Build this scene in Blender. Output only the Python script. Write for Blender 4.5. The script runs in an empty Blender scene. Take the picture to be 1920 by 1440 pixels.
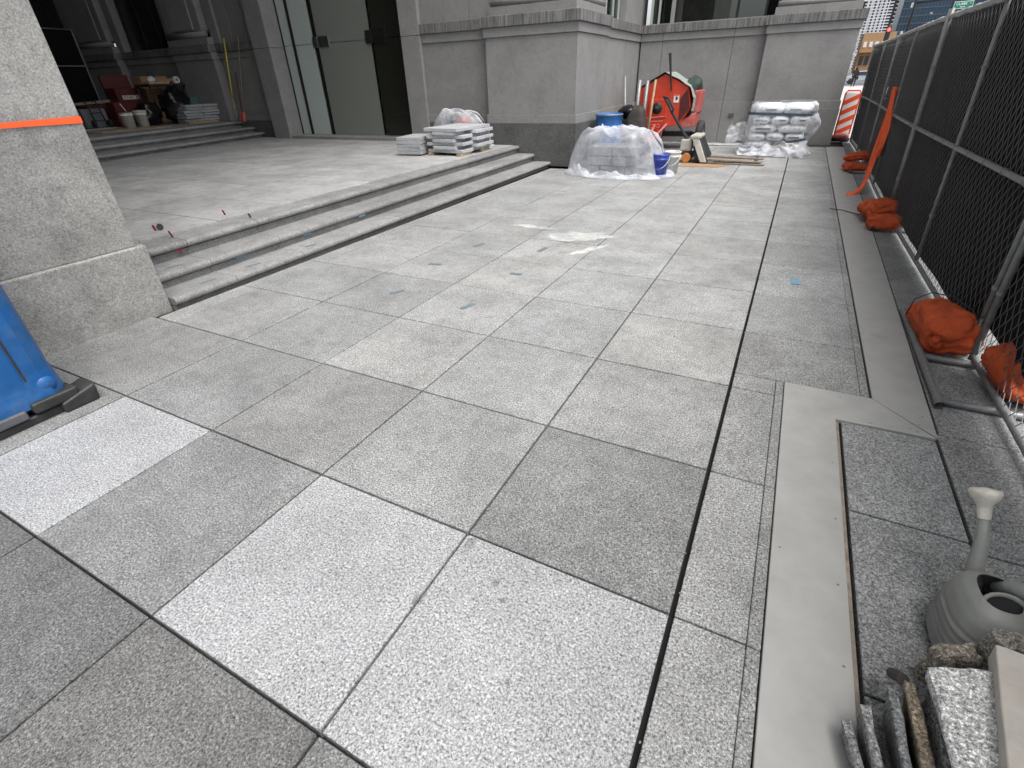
import bpy, bmesh, math, random
from mathutils import Vector, Matrix, noise
random.seed(7)
R = math.radians
scene = bpy.context.scene
COL = scene.collection

# ------------------------------------------------------------------ camera
cam = bpy.data.cameras.new('camera'); camo = bpy.data.objects.new('camera', cam); COL.objects.link(camo)
cam.sensor_width = 36; cam.lens = 916.01 / 1920 * 36; cam.clip_start = 0.05; cam.clip_end = 6000
rt, dn, fw = Vector((.88885, .45776, -.0296)), Vector((.2199, -.4820, -.8482)), Vector((-.4020, .7474, -.5288))
camo.matrix_world = Matrix(((rt.x, -dn.x, -fw.x, .0155), (rt.y, -dn.y, -fw.y, -.3423), (rt.z, -dn.z, -fw.z, 1.7282), (0, 0, 0, 1)))
scene.camera = camo
scene.render.resolution_x, scene.render.resolution_y = 1024, 768

# ------------------------------------------------------------------ light
SUN_EL, SUN_AZ = 67, 120           # azimuth measured clockwise from +Y
w = bpy.data.worlds.new('World'); scene.world = w; w.use_nodes = True
nt = w.node_tree; nt.nodes.clear()
o_ = nt.nodes.new('ShaderNodeOutputWorld'); b_ = nt.nodes.new('ShaderNodeBackground')
sk = nt.nodes.new('ShaderNodeTexSky'); sk.sky_type = 'NISHITA'; sk.sun_disc = False
sk.sun_elevation = R(SUN_EL); sk.sun_rotation = R(SUN_AZ); sk.dust_density = 4; sk.air_density = 1
hs = nt.nodes.new('ShaderNodeHueSaturation'); hs.inputs['Saturation'].default_value = .28
nt.links.new(sk.outputs[0], hs.inputs['Color']); nt.links.new(hs.outputs[0], b_.inputs['Color'])
b_.inputs['Strength'].default_value = .15
nt.links.new(b_.outputs[0], o_.inputs['Surface'])
sl = bpy.data.lights.new('sun', 'SUN'); sl.energy = 1.1; sl.angle = R(40); sl.color = (1, .97, .93)
so = bpy.data.objects.new('sun', sl); COL.objects.link(so)
sd = Vector((math.sin(R(SUN_AZ)) * math.cos(R(SUN_EL)), math.cos(R(SUN_AZ)) * math.cos(R(SUN_EL)), math.sin(R(SUN_EL))))
so.rotation_euler = sd.to_track_quat('Z', 'Y').to_euler()
scene.view_settings.view_transform = 'Standard'; scene.view_settings.look = 'None'
scene.view_settings.exposure = 0.93; scene.view_settings.gamma = 1

# ------------------------------------------------------------------ materials
MATS = {}
class NB:
    def __init__(s, name):
        s.m = bpy.data.materials.new(name); s.m.use_nodes = True; s.t = s.m.node_tree; s.t.nodes.clear()
        s.out = s.n('ShaderNodeOutputMaterial'); s.p = s.n('ShaderNodeBsdfPrincipled'); s.l(s.p.outputs[0], s.out.inputs['Surface'])
        MATS[name] = s.m
    def n(s, t, **k):
        q = s.t.nodes.new(t)
        for a, v in k.items(): setattr(q, a, v)
        return q
    def l(s, a, b): s.t.links.new(a, b)
    def pos(s, scale=(1, 1, 1)):
        g = s.n('ShaderNodeNewGeometry'); mp = s.n('ShaderNodeMapping'); mp.inputs['Scale'].default_value = scale
        s.l(g.outputs['Position'], mp.inputs['Vector']); return mp.outputs[0]
    def obj(s, scale=(1, 1, 1)):
        g = s.n('ShaderNodeTexCoord'); mp = s.n('ShaderNodeMapping'); mp.inputs['Scale'].default_value = scale
        s.l(g.outputs['Object'], mp.inputs['Vector']); return mp.outputs[0]
    def noise(s, v, sc, det=3, rough=.55, dist=0):
        q = s.n('ShaderNodeTexNoise'); q.inputs['Scale'].default_value = sc; q.inputs['Detail'].default_value = det
        q.inputs['Roughness'].default_value = rough; q.inputs['Distortion'].default_value = dist; s.l(v, q.inputs['Vector']); return q.outputs[0]
    def vor(s, v, sc, out='Color', feat='F1'):
        q = s.n('ShaderNodeTexVoronoi'); q.feature = feat; q.inputs['Scale'].default_value = sc; s.l(v, q.inputs['Vector']); return q.outputs[out]
    def ramp(s, f, *stops, interp='LINEAR'):
        q = s.n('ShaderNodeValToRGB'); e = q.color_ramp.elements; q.color_ramp.interpolation = interp
        while len(e) < len(stops): e.new(.5)
        for i, (p, c) in enumerate(stops):
            e[i].position = p; e[i].color = (c, c, c, 1) if not isinstance(c, tuple) else (*c[:3], 1)
        s.l(f, q.inputs[0]); return q.outputs[0]
    def mix(s, f, a, b, mode='MIX'):
        q = s.n('ShaderNodeMix', data_type='RGBA', blend_type=mode)
        for i, v in ((0, f), (6, a), (7, b)):
            if hasattr(v, 'links'): s.l(v, q.inputs[i])
            else: q.inputs[i].default_value = v if i == 0 else (*v[:3], 1)
        return q.outputs[2]
    def math(s, op, a, b=0.0):
        q = s.n('ShaderNodeMath', operation=op)
        for i, v in ((0, a), (1, b)):
            if hasattr(v, 'links'): s.l(v, q.inputs[i])
            else: q.inputs[i].default_value = v
        return q.outputs[0]
    def col(s, c): s.l(c, s.p.inputs['Base Color'])
    def bump(s, h, strength=.3, dist=.002):
        q = s.n('ShaderNodeBump'); q.inputs['Strength'].default_value = strength; q.inputs['Distance'].default_value = dist
        s.l(h, q.inputs['Height']); s.l(q.outputs[0], s.p.inputs['Normal'])
    def ocol(s): return s.n('ShaderNodeObjectInfo').outputs['Color']

def granite(name, dark, mid, light, sc=150, rough=.75, dirt=.25, bump=.35, tint=(1, 1, 1), streak=0, grain=1.0):
    b = NB(name); v = b.pos()
    n1 = b.noise(v, sc * .88, 3, .85, .3)
    c = b.ramp(n1, (.33, dark * .7), (.42, dark + (mid - dark) * .45), (.48, mid), (.54, mid * 1.05), (.62, light), (.8, light * 1.1))
    v2 = b.vor(v, sc * 2.0); sp2 = b.n('ShaderNodeSeparateColor'); b.l(v2, sp2.inputs[0])
    c2 = b.ramp(sp2.outputs[1], (0, .5), (.2, .8), (.6, 1.0), (1, 1.25))
    c = b.mix(.8 * grain, c, c2, 'MULTIPLY')
    big = b.ramp(b.noise(v, 1.7, 5, .6), (.3, 1 - dirt), (.62, 1.06))
    c = b.mix(1.0, c, big, 'MULTIPLY')
    fine = b.ramp(b.noise(v, 9, 5, .7, .4), (.32, 1 - dirt * .9), (.55, 1.03))
    c = b.mix(.8, c, fine, 'MULTIPLY')
    spots = b.ramp(b.noise(v, 14, 2, .5), (.7, 1.0), (.76, 1 - dirt * 1.1))
    c = b.mix(.8, c, spots, 'MULTIPLY')
    if streak:
        st = b.ramp(b.noise(b.pos((26, 26, 1.2)), 1.0, 4, .6), (.38, 1 - streak), (.62, 1.0))
        c = b.mix(1, c, st, 'MULTIPLY')
    c = b.mix(1, c, tint, 'MULTIPLY'); c = b.mix(1, c, b.ocol(), 'MULTIPLY'); b.col(c)
    b.p.inputs['Roughness'].default_value = rough; b.p.inputs['Specular IOR Level'].default_value = .3
    h = b.math('ADD', n1, b.math('MULTIPLY', b.noise(v, 60, 4, .7), .8)); b.bump(h, bump, .0025)
    return b.m

granite('granite_tile', .06, .275, .53, 128, tint=(.99, 1.0, .985), dirt=.25)
granite('granite_new', .065, .345, .57, 125, tint=(.985, 1.0, 1.015), dirt=.14)
granite('granite_step', .12, .28, .46, 130, tint=(1.0, 1.0, .985), dirt=.28, bump=.6)
granite('granite_terrace', .28, .39, .48, 160, tint=(1.0, 1.0, .985), dirt=.26, grain=.7)
granite('granite_wall', .19, .27, .34, 150, tint=(1.0, .985, .96), dirt=.12, bump=.25, grain=.6)
granite('granite_plinth', .05, .115, .23, 100, tint=(1, 1, .97), dirt=.25, rough=.6)
granite('granite_cornice', .17, .25, .31, 140, tint=(1.0, .985, .96), dirt=.2, streak=.55)
granite('granite_rough', .07, .28, .62, 110, tint=(1, 1, .985), dirt=.2, bump=1.0)
granite('granite_slab', .22, .40, .55, 110, tint=(.98, 1.0, 1.03), dirt=.12)
granite('limestone', .27, .34, .42, 70, tint=(1.0, .975, .925), dirt=.28, bump=.45, grain=.8)

def plain(name, c, rough=.6, metal=0, var=.15, vs=8, bump=0, bs=40, spec=.5, coat=0, dirtc=None, dirt=0):
    b = NB(name); v = b.obj()
    n = b.ramp(b.noise(v, vs, 4, .6), (.3, 1 - var), (.7, 1 + var * .5))
    cc = b.mix(1, c, n, 'MULTIPLY')
    if dirt:
        cc = b.mix(b.ramp(b.noise(v, vs * .8, 6, .7), (.5 - dirt * .25, 0), (.75, min(1, dirt * 1.5))), cc, dirtc or (.25, .23, .2))
    b.col(cc); b.p.inputs['Roughness'].default_value = rough; b.p.inputs['Metallic'].default_value = metal
    b.p.inputs['Specular IOR Level'].default_value = spec; b.p.inputs['Coat Weight'].default_value = coat
    if bump: b.bump(b.noise(v, bs, 4, .6), bump, .01)
    return b.m
plain('mortar_bed', (.022, .022, .021), .95)
plain('earth', (.16, .16, .155), .95, vs=.05)
plain('asphalt', (.12, .12, .125), .9, vs=.4)
plain('sidewalk', (.44, .44, .435), .9, var=.12, vs=.7)
plain('bed_plate', (.345, .345, .33), .55, 0, .12, 5, .05, 300, dirt=.25, dirtc=(.36, .36, .35))
plain('galvanised', (.27, .275, .28), .5, .6, .2, 30, .05, 60, dirt=.35, dirtc=(.16, .155, .15))
plain('galv_fence', (.27, .28, .28), .5, .3, .25, 20, dirt=.2, dirtc=(.15, .15, .148))
plain('wire', (.15, .15, .155), .55, .2)
plain('screen_cloth', (.009, .0095, .0105), .9, var=.3, vs=3, bump=.2, bs=6, spec=.15)
plain('hem', (.45, .45, .45), .8, bump=.6, bs=25)
plain('orange_woven', (.55, .095, .032), .85, 0, .3, 9, 1.0, 22, spec=.2, dirt=.26, dirtc=(.30, .10, .06))
plain('orange_tape', (.95, .13, .03), .45, var=.1, bump=.2)
plain('blue_toilet', (.003, .09, .29), .42, 0, .18, 5, .05, 8, dirt=.16, dirtc=(.2, .3, .42))
plain('black_plastic', (.022, .022, .023), .55, 0, .25, 12, .2, 30, dirt=.3, dirtc=(.08, .08, .078))
plain('grey_skid', (.09, .095, .10), .6, 0, .2, 9, dirt=.25, dirtc=(.2, .2, .2))
plain('blue_drum', (.012, .13, .42), .4, 0, .2, 6, dirt=.2, dirtc=(.25, .27, .3))
plain('blue_bucket', (.015, .05, .42), .35, 0, .15, 9, dirt=.3, dirtc=(.3, .35, .5))
plain('white_bucket', (.66, .66, .62), .45, 0, .15, 9, dirt=.35, dirtc=(.4, .36, .3))
plain('red_paint', (.66, .055, .022), .42, 0, .2, 5, .08, 20, dirt=.2, dirtc=(.34, .16, .12))
plain('pink_red', (.48, .085, .07), .6, 0, .25, 8, dirt=.35, dirtc=(.4, .32, .3))
plain('dark_red', (.10, .013, .013), .5, 0, .2, 8, dirt=.15, dirtc=(.1, .07, .07))
plain('black_steel', (.02, .02, .021), .5, .2, .2, 20)
plain('rubber', (.025, .025, .026), .8, 0, .3, 20, .2, 60, dirt=.3, dirtc=(.12, .12, .115))
plain('cream_paint', (.55, .53, .47), .5, 0, .15, 9, dirt=.4, dirtc=(.26, .23, .2))
plain('orange_wheel', (.58, .22, .05), .5, 0, .15, 20, dirt=.25, dirtc=(.35, .2, .1))
plain('tarp_grey', (.30, .33, .31), .7, 0, .2, 6, .5, 12)
plain('tarp_green', (.03, .055, .045), .7, 0, .3, 6, .5, 12)
plain('wood_raw', (.42, .31, .18), .75, 0, .3, 10, .2, 40, dirt=.3, dirtc=(.25, .2, .15))
plain('wood_dirty', (.30, .26, .21), .85, 0, .4, 14, .4, 40, dirt=.5, dirtc=(.14, .12, .1))
plain('plywood', (.45, .33, .19), .75, 0, .25, 4, .1, 40, dirt=.3, dirtc=(.28, .23, .18))
plain('cardboard', (.36, .22, .12), .85, 0, .15, 5)
plain('brown_sack', (.035, .027, .023), .7, 0, .3, 8, .6, 14, dirt=.2, dirtc=(.14, .13, .12))
plain('bag_paper', (.80, .81, .82), .6, 0, .12, 12, .6, 18)
plain('bag_print', (.20, .20, .22), .6)
plain('strap_blue', (.055, .085, .11), .5)
plain('trash_plastic', (.006, .006, .007), .28, 0, .3, 8, 1.0, 9)
plain('yellow_paint', (.62, .48, .06), .5)
plain('white_paint', (.75, .75, .75), .5, var=.08)
plain('sticker', (.8, .8, .78), .5, var=.05)
plain('can_plastic', (.24, .25, .235), .5, 0, .2, 10, .15, 30, dirt=.35, dirtc=(.27, .27, .25))
plain('can_rose', (.62, .60, .53), .55, 0, .2, 30, .3, 40, dirt=.4, dirtc=(.4, .37, .31))
plain('board_stone', (.50, .475, .43), .8, 0, .15, 12, .15, 60, dirt=.3, dirtc=(.4, .3, .27))
plain('tape_blue', (.15, .19, .215), .6, 0, .2, 30)
plain('tape_blue_bright', (.16, .30, .40), .6, 0, .2, 30)
plain('shim_red', (.30, .02, .04), .5)
plain('shim_dark', (.05, .045, .06), .5)
plain('interior_dark', (.02, .021, .02), .8)
plain('interior_wood', (.20, .075, .03), .5, 0, .3, 3)
plain('ceiling_paint', (.6, .6, .58), .9)
plain('reveal_stone', (.40, .43, .40), .7, 0, .06, 4)
plain('bronze', (.022, .02, .018), .4, .3)
plain('steel_fit', (.28, .28, .28), .3, .9)
plain('cloth_black', (.012, .012, .014), .85)
plain('skin', (.42, .26, .19), .6)
plain('tower_white', (.72, .73, .76), .8, vs=.05)
plain('tower_glass', (.05, .06, .075), .25, vs=.05, var=.5)
plain('tower_blue', (.022, .05, .085), .25, vs=.04, var=.5)
plain('tower_mull', (.06, .10, .14), .5, vs=.1)
plain('brick_tan', (.42, .25, .13), .85, vs=.3)
plain('dark_brick', (.05, .048, .05), .85, vs=.3)
plain('foliage', (.05, .075, .035), .8, vs=2, var=.4)
plain('car_silver', (.55, .58, .62), .3, .3)
plain('sign_green', (.0, .18, .10), .5, var=.03)
plain('sign_text', (.85, .88, .86), .5, var=.02)
plain('refl_white', (.72, .68, .66), .5, var=.05)
plain('refl_orange', (.70, .075, .02), .45, var=.06)
plain('glass_sheet', (.10, .16, .16), .15)
plain('grey_toolbox', (.16, .17, .18), .5)
plain('mortar_white', (.62, .61, .57), .9, var=.2, vs=12)
b = NB('lamp_red'); b.p.inputs['Base Color'].default_value = (.6, .02, .02, 1); b.p.inputs['Emission Color'].default_value = (1, .05, .04, 1); b.p.inputs['Emission Strength'].default_value = 3

def glassy(name, tint, refl, rough, alpha):
    b = NB(name); tr = b.n('ShaderNodeBsdfTransparent'); tr.inputs[0].default_value = (*tint, 1)
    gl = b.n('ShaderNodeBsdfGlossy'); gl.inputs['Color'].default_value = (.9, .95, .92, 1); gl.inputs['Roughness'].default_value = rough
    fr = b.n('ShaderNodeFresnel'); fr.inputs['IOR'].default_value = refl
    m = b.n('ShaderNodeMixShader'); b.l(fr.outputs[0], m.inputs[0]); b.l(tr.outputs[0], m.inputs[1]); b.l(gl.outputs[0], m.inputs[2])
    b.l(m.outputs[0], b.out.inputs['Surface']); return b.m
glassy('door_glass', (.62, .72, .66), 1.8, .01, 1)
def milky(name, c, amt, rough):
    b = NB(name); b.p.inputs['Base Color'].default_value = (*c, 1); b.p.inputs['Roughness'].default_value = rough; b.p.inputs['Specular IOR Level'].default_value = .9
    tr = b.n('ShaderNodeBsdfTransparent'); tr.inputs[0].default_value = (.6, .7, .64, 1); m = b.n('ShaderNodeMixShader'); m.inputs[0].default_value = amt
    b.l(tr.outputs[0], m.inputs[1]); b.l(b.p.outputs[0], m.inputs[2]); b.l(m.outputs[0], b.out.inputs['Surface'])
milky('pale_lit_glass', (.54, .61, .575), .95, .25); milky('grey_sheen_glass', (.29, .305, .275), .8, .02); milky('dusk_glass', (.06, .055, .045), .35, .03)  # pale and grey panes carry reflected brightness in their milky colour
glassy('window_glass', (.35, .4, .38), 2.0, .01, 1)
def film(name, lo, hi, sc, col=(.86, .88, .93)):
    b = NB(name); v = b.obj()
    b.p.inputs['Base Color'].default_value = (*col, 1); b.p.inputs['Roughness'].default_value = .22
    b.bump(b.noise(v, sc * 2.6, 3, .5, 1.5), .6, .03)
    tr = b.n('ShaderNodeBsdfTransparent'); tr.inputs[0].default_value = (.96, .97, .98, 1)
    lw = b.n('ShaderNodeLayerWeight'); lw.inputs[0].default_value = .45
    f = b.math('ADD', b.ramp(b.noise(v, sc, 4, .6, .35), (.36, lo), (.68, hi)), b.math('MULTIPLY', lw.outputs['Facing'], .45))
    f = b.math('MINIMUM', f, .97)
    m = b.n('ShaderNodeMixShader'); b.l(f, m.inputs[0]); b.l(tr.outputs[0], m.inputs[1]); b.l(b.p.outputs[0], m.inputs[2])
    b.l(m.outputs[0], b.out.inputs['Surface']); return b.m
film('film_heavy', .12, .46, 1.7, (.70, .72, .77))
film('film_light', .02, .42, 3.2)
film('film_skirt', .22, .70, 3.0, (.62, .64, .68))
film('residue', -.35, .55, 3.5, (.75, .75, .72))

# ------------------------------------------------------------------ mesh helpers
class MB:
    def __init__(s): s.v = []; s.f = []
    def add(s, vs, fs):
        k = len(s.v); s.v += [tuple(x) for x in vs]; s.f += [tuple(i + k for i in f) for f in fs]; return s
    def hexa(s, p):   # 8 points: bottom ccw 0-3, top 4-7
        return s.add(p, [(3, 2, 1, 0), (4, 5, 6, 7), (0, 1, 5, 4), (1, 2, 6, 5), (2, 3, 7, 6), (3, 0, 4, 7)])
    def box(s, x0, x1, y0, y1, z0, z1):
        return s.hexa([(x0, y0, z0), (x1, y0, z0), (x1, y1, z0), (x0, y1, z0), (x0, y0, z1), (x1, y0, z1), (x1, y1, z1), (x0, y1, z1)])
    def obox(s, c, size, M=None):
        M = M or Matrix.Identity(3); c = Vector(c); a, b, d = [x / 2 for x in size]
        P = [(-a, -b, -d), (a, -b, -d), (a, b, -d), (-a, b, -d), (-a, -b, d), (a, -b, d), (a, b, d), (-a, b, d)]
        return s.hexa([c + M @ Vector(p) for p in P])
    def tube(s, path, r, n=8, cap=True):
        path = [Vector(p) for p in path]; rs = r if isinstance(r, (list, tuple)) else [r] * len(path)
        vs = []; up = None
        for i, p in enumerate(path):
            d = (path[min(i + 1, len(path) - 1)] - path[max(i - 1, 0)]).normalized()
            if up is None: up = Vector((0, 0, 1)) if abs(d.z) < .9 else Vector((0, 1, 0))
            a = d.cross(up).normalized(); up = a.cross(d).normalized()
            for k in range(n):
                t = 2 * math.pi * k / n; vs.append(p + (a * math.cos(t) + up * math.sin(t)) * rs[i])
        fs = []
        for i in range(len(path) - 1):
            for k in range(n):
                k2 = (k + 1) % n; fs.append((i * n + k, i * n + k2, (i + 1) * n + k2, (i + 1) * n + k))
        if cap: fs += [tuple(range(n))[::-1], tuple(range((len(path) - 1) * n, len(path) * n))]
        return s.add(vs, fs)
    def lathe(s, prof, c=(0, 0, 0), n=20, M=None, closed=False):
        vs = []; c = Vector(c)
        for r, z in prof:
            for k in range(n):
                t = 2 * math.pi * k / n; q = Vector((r * math.cos(t), r * math.sin(t), z)); vs.append(c + (M @ q if M else q))
        fs = [(i * n + k, i * n + (k + 1) % n, (i + 1) * n + (k + 1) % n, (i + 1) * n + k) for i in range(len(prof) - 1) for k in range(n)]
        if closed: fs += [tuple(range(n))[::-1], tuple(range((len(prof) - 1) * n, len(prof) * n))]
        return s.add(vs, fs)
    def extrude(s, prof, A, B):   # profile list of (x,z) pts for two ends: A=(y, fn), simple prism along Y
        n = len(prof[0]); vs = [(x, A, z) for x, z in prof[0]] + [(x, B, z) for x, z in prof[1]]
        fs = [(i, (i + 1) % n, n + (i + 1) % n, n + i) for i in range(n)] + [tuple(range(n))[::-1], tuple(range(n, 2 * n))]
        return s.add(vs, fs)
    def poly(s, pts, z0, z1):
        n = len(pts); vs = [(x, y, z0) for x, y in pts] + [(x, y, z1) for x, y in pts]
        fs = [(i, (i + 1) % n, n + (i + 1) % n, n + i) for i in range(n)] + [tuple(range(n))[::-1], tuple(range(n, 2 * n))]
        return s.add(vs, fs)
    def grid(s, fn, nu, nv, wrap=False):
        vs = [fn(i / nu, j / nv) for j in range(nv + 1) for i in range(nu + 1)]
        fs = [(j * (nu + 1) + i, j * (nu + 1) + i + 1, (j + 1) * (nu + 1) + i + 1, (j + 1) * (nu + 1) + i) for j in range(nv) for i in range(nu)]
        return s.add(vs, fs)
    def build(s, name, mat, parent=None, smooth=False, bevel=0, seg=1, origin=None, fix=True, color=None, sub=0):
        me = bpy.data.meshes.new(name); vs = s.v
        if origin: ov = Vector(origin); vs = [Vector(v) - ov for v in vs]
        me.from_pydata([tuple(v) for v in vs], [], s.f)
        if fix or bevel:
            bm = bmesh.new(); bm.from_mesh(me)
            if fix: bmesh.ops.recalc_face_normals(bm, faces=bm.faces)
            if bevel: bmesh.ops.bevel(bm, geom=[e for e in bm.edges if len(e.link_faces) == 2 and e.calc_face_angle(0) > .5], offset=bevel, segments=seg, affect='EDGES', profile=.6)
            bm.to_mesh(me); bm.free()
        if smooth:
            for p in me.polygons: p.use_smooth = True
        me.materials.append(MATS[mat])
        o = bpy.data.objects.new(name, me); COL.objects.link(o)
        if origin: o.location = origin
        if parent: 
            o.parent = parent
            o.matrix_parent_inverse = Matrix.Translation(parent.location).inverted() if parent.type == 'EMPTY' and parent.rotation_euler.z == 0 else parent.matrix_basis.inverted()
        if color: o.color = (*color, 1)
        if sub:
            m = o.modifiers.new('s', 'SUBSURF'); m.levels = m.render_levels = sub
        return o
def tag(o, label=None, cat=None, group=None, kind=None):
    if label: o['label'] = label
    if cat: o['category'] = cat
    if group: o['group'] = group
    if kind: o['kind'] = kind
    return o
def thing(name, loc, label, cat, group=None):
    o = bpy.data.objects.new(name, None); COL.objects.link(o); o.location = loc; o.empty_display_size = .1
    return tag(o, label, cat, group)
def struct(o): o['kind'] = 'structure'; return o
def sgrp(name, loc=(0, 0, 0)):
    o = bpy.data.objects.new(name, None); COL.objects.link(o); o.location = loc; o['kind'] = 'structure'; return o
def rz(a): return Matrix.Rotation(R(a), 3, 'Z')
def ry(a): return Matrix.Rotation(R(a), 3, 'Y')
def rx(a): return Matrix.Rotation(R(a), 3, 'X')
def rnd(a, b): return random.uniform(a, b)
def nz(*p): return noise.noise(Vector(p))
def pillow(c, size, M=None, nu=16, nv=10, e=.45, amp=.06, seed=0, fr=4):
    M = M or Matrix.Identity(3); c = Vector(c); mb = MB()
    sg = lambda v, p: math.copysign(abs(v) ** p, v)
    def f(u, v):
        a = 2 * math.pi * u; t = math.pi * (v - .5)
        x = sg(math.cos(t), .7) * sg(math.cos(a), e); y = sg(math.cos(t), .7) * sg(math.sin(a), e); z = sg(math.sin(t), .8)
        p = Vector((x * size[0] / 2, y * size[1] / 2, z * size[2] / 2 * (1 - .25 * max(abs(x), abs(y)) ** 4)))
        k = 1 + amp * nz(p.x * fr + seed, p.y * fr + seed * 3.1, p.z * fr * 1.5 - seed) + amp * .5 * nz(p.x * fr * 3 + seed, p.y * fr * 3, p.z * fr * 3)
        return c + M @ (p * k)
    return mb.grid(f, nu, nv)
TILES = {}
def tile_mesh(name, sx, sy, th, mat, bev=.003):
    key = (name, round(sx, 3), round(sy, 3), mat)
    if key not in TILES:
        ob = MB().box(-sx / 2, sx / 2, -sy / 2, sy / 2, -th, 0).build(name, mat, bevel=bev)
        TILES[key] = ob.data; bpy.data.objects.remove(ob)
    return TILES[key]
def tile(name, x0, x1, y0, y1, z, mat, parent, tone, th=.055, gap=.0055, bev=.003, tilt=.0012):
    me = tile_mesh(name, x1 - x0 - 2 * gap, y1 - y0 - 2 * gap, th, mat, bev)
    o = bpy.data.objects.new(name, me); COL.objects.link(o)
    o.location = ((x0 + x1) / 2, (y0 + y1) / 2, z + rnd(-.0012, .0012)); o.rotation_euler = (rnd(-tilt, tilt), rnd(-tilt, tilt), 0)
    o.parent = parent; o.color = (*tone, 1); return o
def tone(v, warm=0): return (v * (1 + warm), v, v * (1 - warm))

# ------------------------------------------------------------------ ground and paving
struct(MB().box(-400, 400, -300, 1500, -.6, -.08).build('ground', 'earth'))
struct(MB().box(-6, 1.6, -3, 20, -.09, -.05).build('paving_bed', 'mortar_bed'))
struct(MB().box(1.62, 9, -20, 18.2, -.07, -.004).build('sidewalk', 'sidewalk'))
struct(MB().box(.5, 60, 18.22, 74, -.07, -.006).build('sidewalk', 'sidewalk'))
struct(MB().box(-60, 120, 74.02, 140, -.075, -.05).build('road', 'asphalt'))
PY = .8892
pav = sgrp('plaza_paving')
NEW = {(0, 1), (0, 0), (0, 3)}
SPEC = {(1, 0): .78, (2, 0): 1.06, (1, 1): 1.0, (2, 1): 1.12, (0, 2): .80, (-1, 4): .44, (-1, 3): .47, (-1, 2): .52, (-1, 1): .55, (-1, 0): .7, (-2, 2): .5, (-2, 1): .54, (1, 2): .88, (0, 4): .8, (1, 3): .88, (1, 4): .86, (6, 0): 1.12, (3, 3): 1.02}
for r in range(-2, 21):
    y0, y1 = r * PY, (r + 1) * PY
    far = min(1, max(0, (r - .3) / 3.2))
    for c in range(0, 5):
        x1 = -c * .9; x0 = x1 - .9
        if y0 > 16.1: continue
        if c == 4 and 10.9 < y0 + .45: x0 = -4.28
        if c == 4: x0 = max(x0, -4.5)
        new = (r, c) in NEW
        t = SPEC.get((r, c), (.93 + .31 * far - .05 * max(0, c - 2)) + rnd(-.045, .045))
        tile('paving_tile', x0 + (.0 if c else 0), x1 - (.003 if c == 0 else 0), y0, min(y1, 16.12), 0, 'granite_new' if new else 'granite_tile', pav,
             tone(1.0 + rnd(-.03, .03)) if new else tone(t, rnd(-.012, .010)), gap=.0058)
    # strip against the steps
    if y1 < 11.0 and y0 > 1.0:
        tile('paving_tile', -4.735, -4.5, y0, y1, -.002, 'granite_tile', pav, tone(1.12 + rnd(-.08, .06), .008))
    elif y1 < 1.9:
        tile('paving_tile', -5.4, -4.5, y0, y1, -.001, 'granite_tile', pav, tone(.88, .01))
    # column between the open joint and the cover plate
    if y1 <= 2.7:
        tile('paving_tile', .007, .2645, y0, y1, -.001, 'granite_tile', pav, tone(1.02 + rnd(-.08, .08)), gap=.0045)
        tile('paving_strip', .262, .309, y0, y1, -.0015, 'granite_tile', pav, tone(.98 + rnd(-.05, .05)), gap=.001)
    elif y0 < 2.7:
        tile('paving_tile', .007, .2645, y0, 2.865, -.001, 'granite_tile', pav, tone(1.0), gap=.0045)
        tile('paving_strip', .262, .309, y0, 2.865, -.0015, 'granite_tile', pav, tone(.95), gap=.001)
        tile('paving_tile', .007, .7375, 2.868, y1, -.001, 'granite_tile', pav, tone(.96), gap=.003)
        tile('paving_strip', .735, .786, 2.868, y1, -.003, 'granite_tile', pav, tone(.92), gap=.002)
    elif y0 < 18.6:
        t = (1.14 if r % 3 else 1.04) + rnd(-.05, .05)
        tile('paving_tile', .007, .7375, y0, y1, -.001, 'granite_tile', pav, tone(t, -.008), gap=.003)
        tile('paving_strip', .735, .786, y0, y1, -.003, 'granite_tile', pav, tone(t * .95), gap=.001)
    # right of the plate
    if y1 < 2.7:
        tile('paving_tile', .613, 1.065, y0, y1 if r < 2 else 2.54, -.004, 'granite_tile', pav, tone(.92 + rnd(-.05, .05), -.012))
        tile('paving_tile', 1.07, 1.96, y0 - .05, y1 - .05, -.004, 'granite_tile', pav, tone(.88 + rnd(-.05, .05), .0))
    elif y1 < 18.6:
        ya, yb = y0 - .05 + .004, y1 - .05 - .004; XR = lambda q: (1.075 + (q - 2.56) * .0125 if q < 9 else 1.155 + (q - 9) * .006) + .012
        MB().poly([(XR(ya), ya), (1.96, ya), (1.96, yb), (XR(yb), yb)], -.045, -.003).build('paving_tile', 'granite_tile', pav, bevel=.003, color=tone(.86 + rnd(-.06, .06)))
tile('paving_tile', .613, 1.065, 1.78, 2.535, -.004, 'granite_tile', pav, tone(.9, -.012))
tile('paving_tile', 1.07, 1.96, 1.74, 2.6, -.004, 'granite_tile', pav, tone(.88))
# cover plates over the edge drain
dr = thing('drain_cover', (.45, 1, 0), 'smooth grey cover plates running in a stepped line along the paving edge', 'drain cover')
PZ = .005
p1 = MB().poly([(.315, -1.2), (.588, -1.2), (.588, 2.535), (1.062, 2.555), (.79, 2.862), (.312, 2.858)], -.02, PZ).build('cover_plate', 'bed_plate', dr, bevel=.002)
ys = [2.9, 3.85, 5.9, 7.95, 10.0, 12.05, 14.1, 15.9]
xr = lambda y: 1.075 + (y - 2.56) * .0125 if y < 9 else 1.155 + (y - 9) * .006
for i in range(len(ys) - 1):
    a, c = ys[i], ys[i + 1] - .004
    pts = [(.7935, a), (.7935, c), (xr(c), c), (xr(a), a)]
    if i == 0: pts = [(.7935, 2.864), (.7935, c), (xr(c), c), (1.071, 2.56)]
    MB().poly(pts[::-1], -.02, PZ - .001).build('cover_plate', 'bed_plate', dr, bevel=.002)
sm = None
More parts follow.
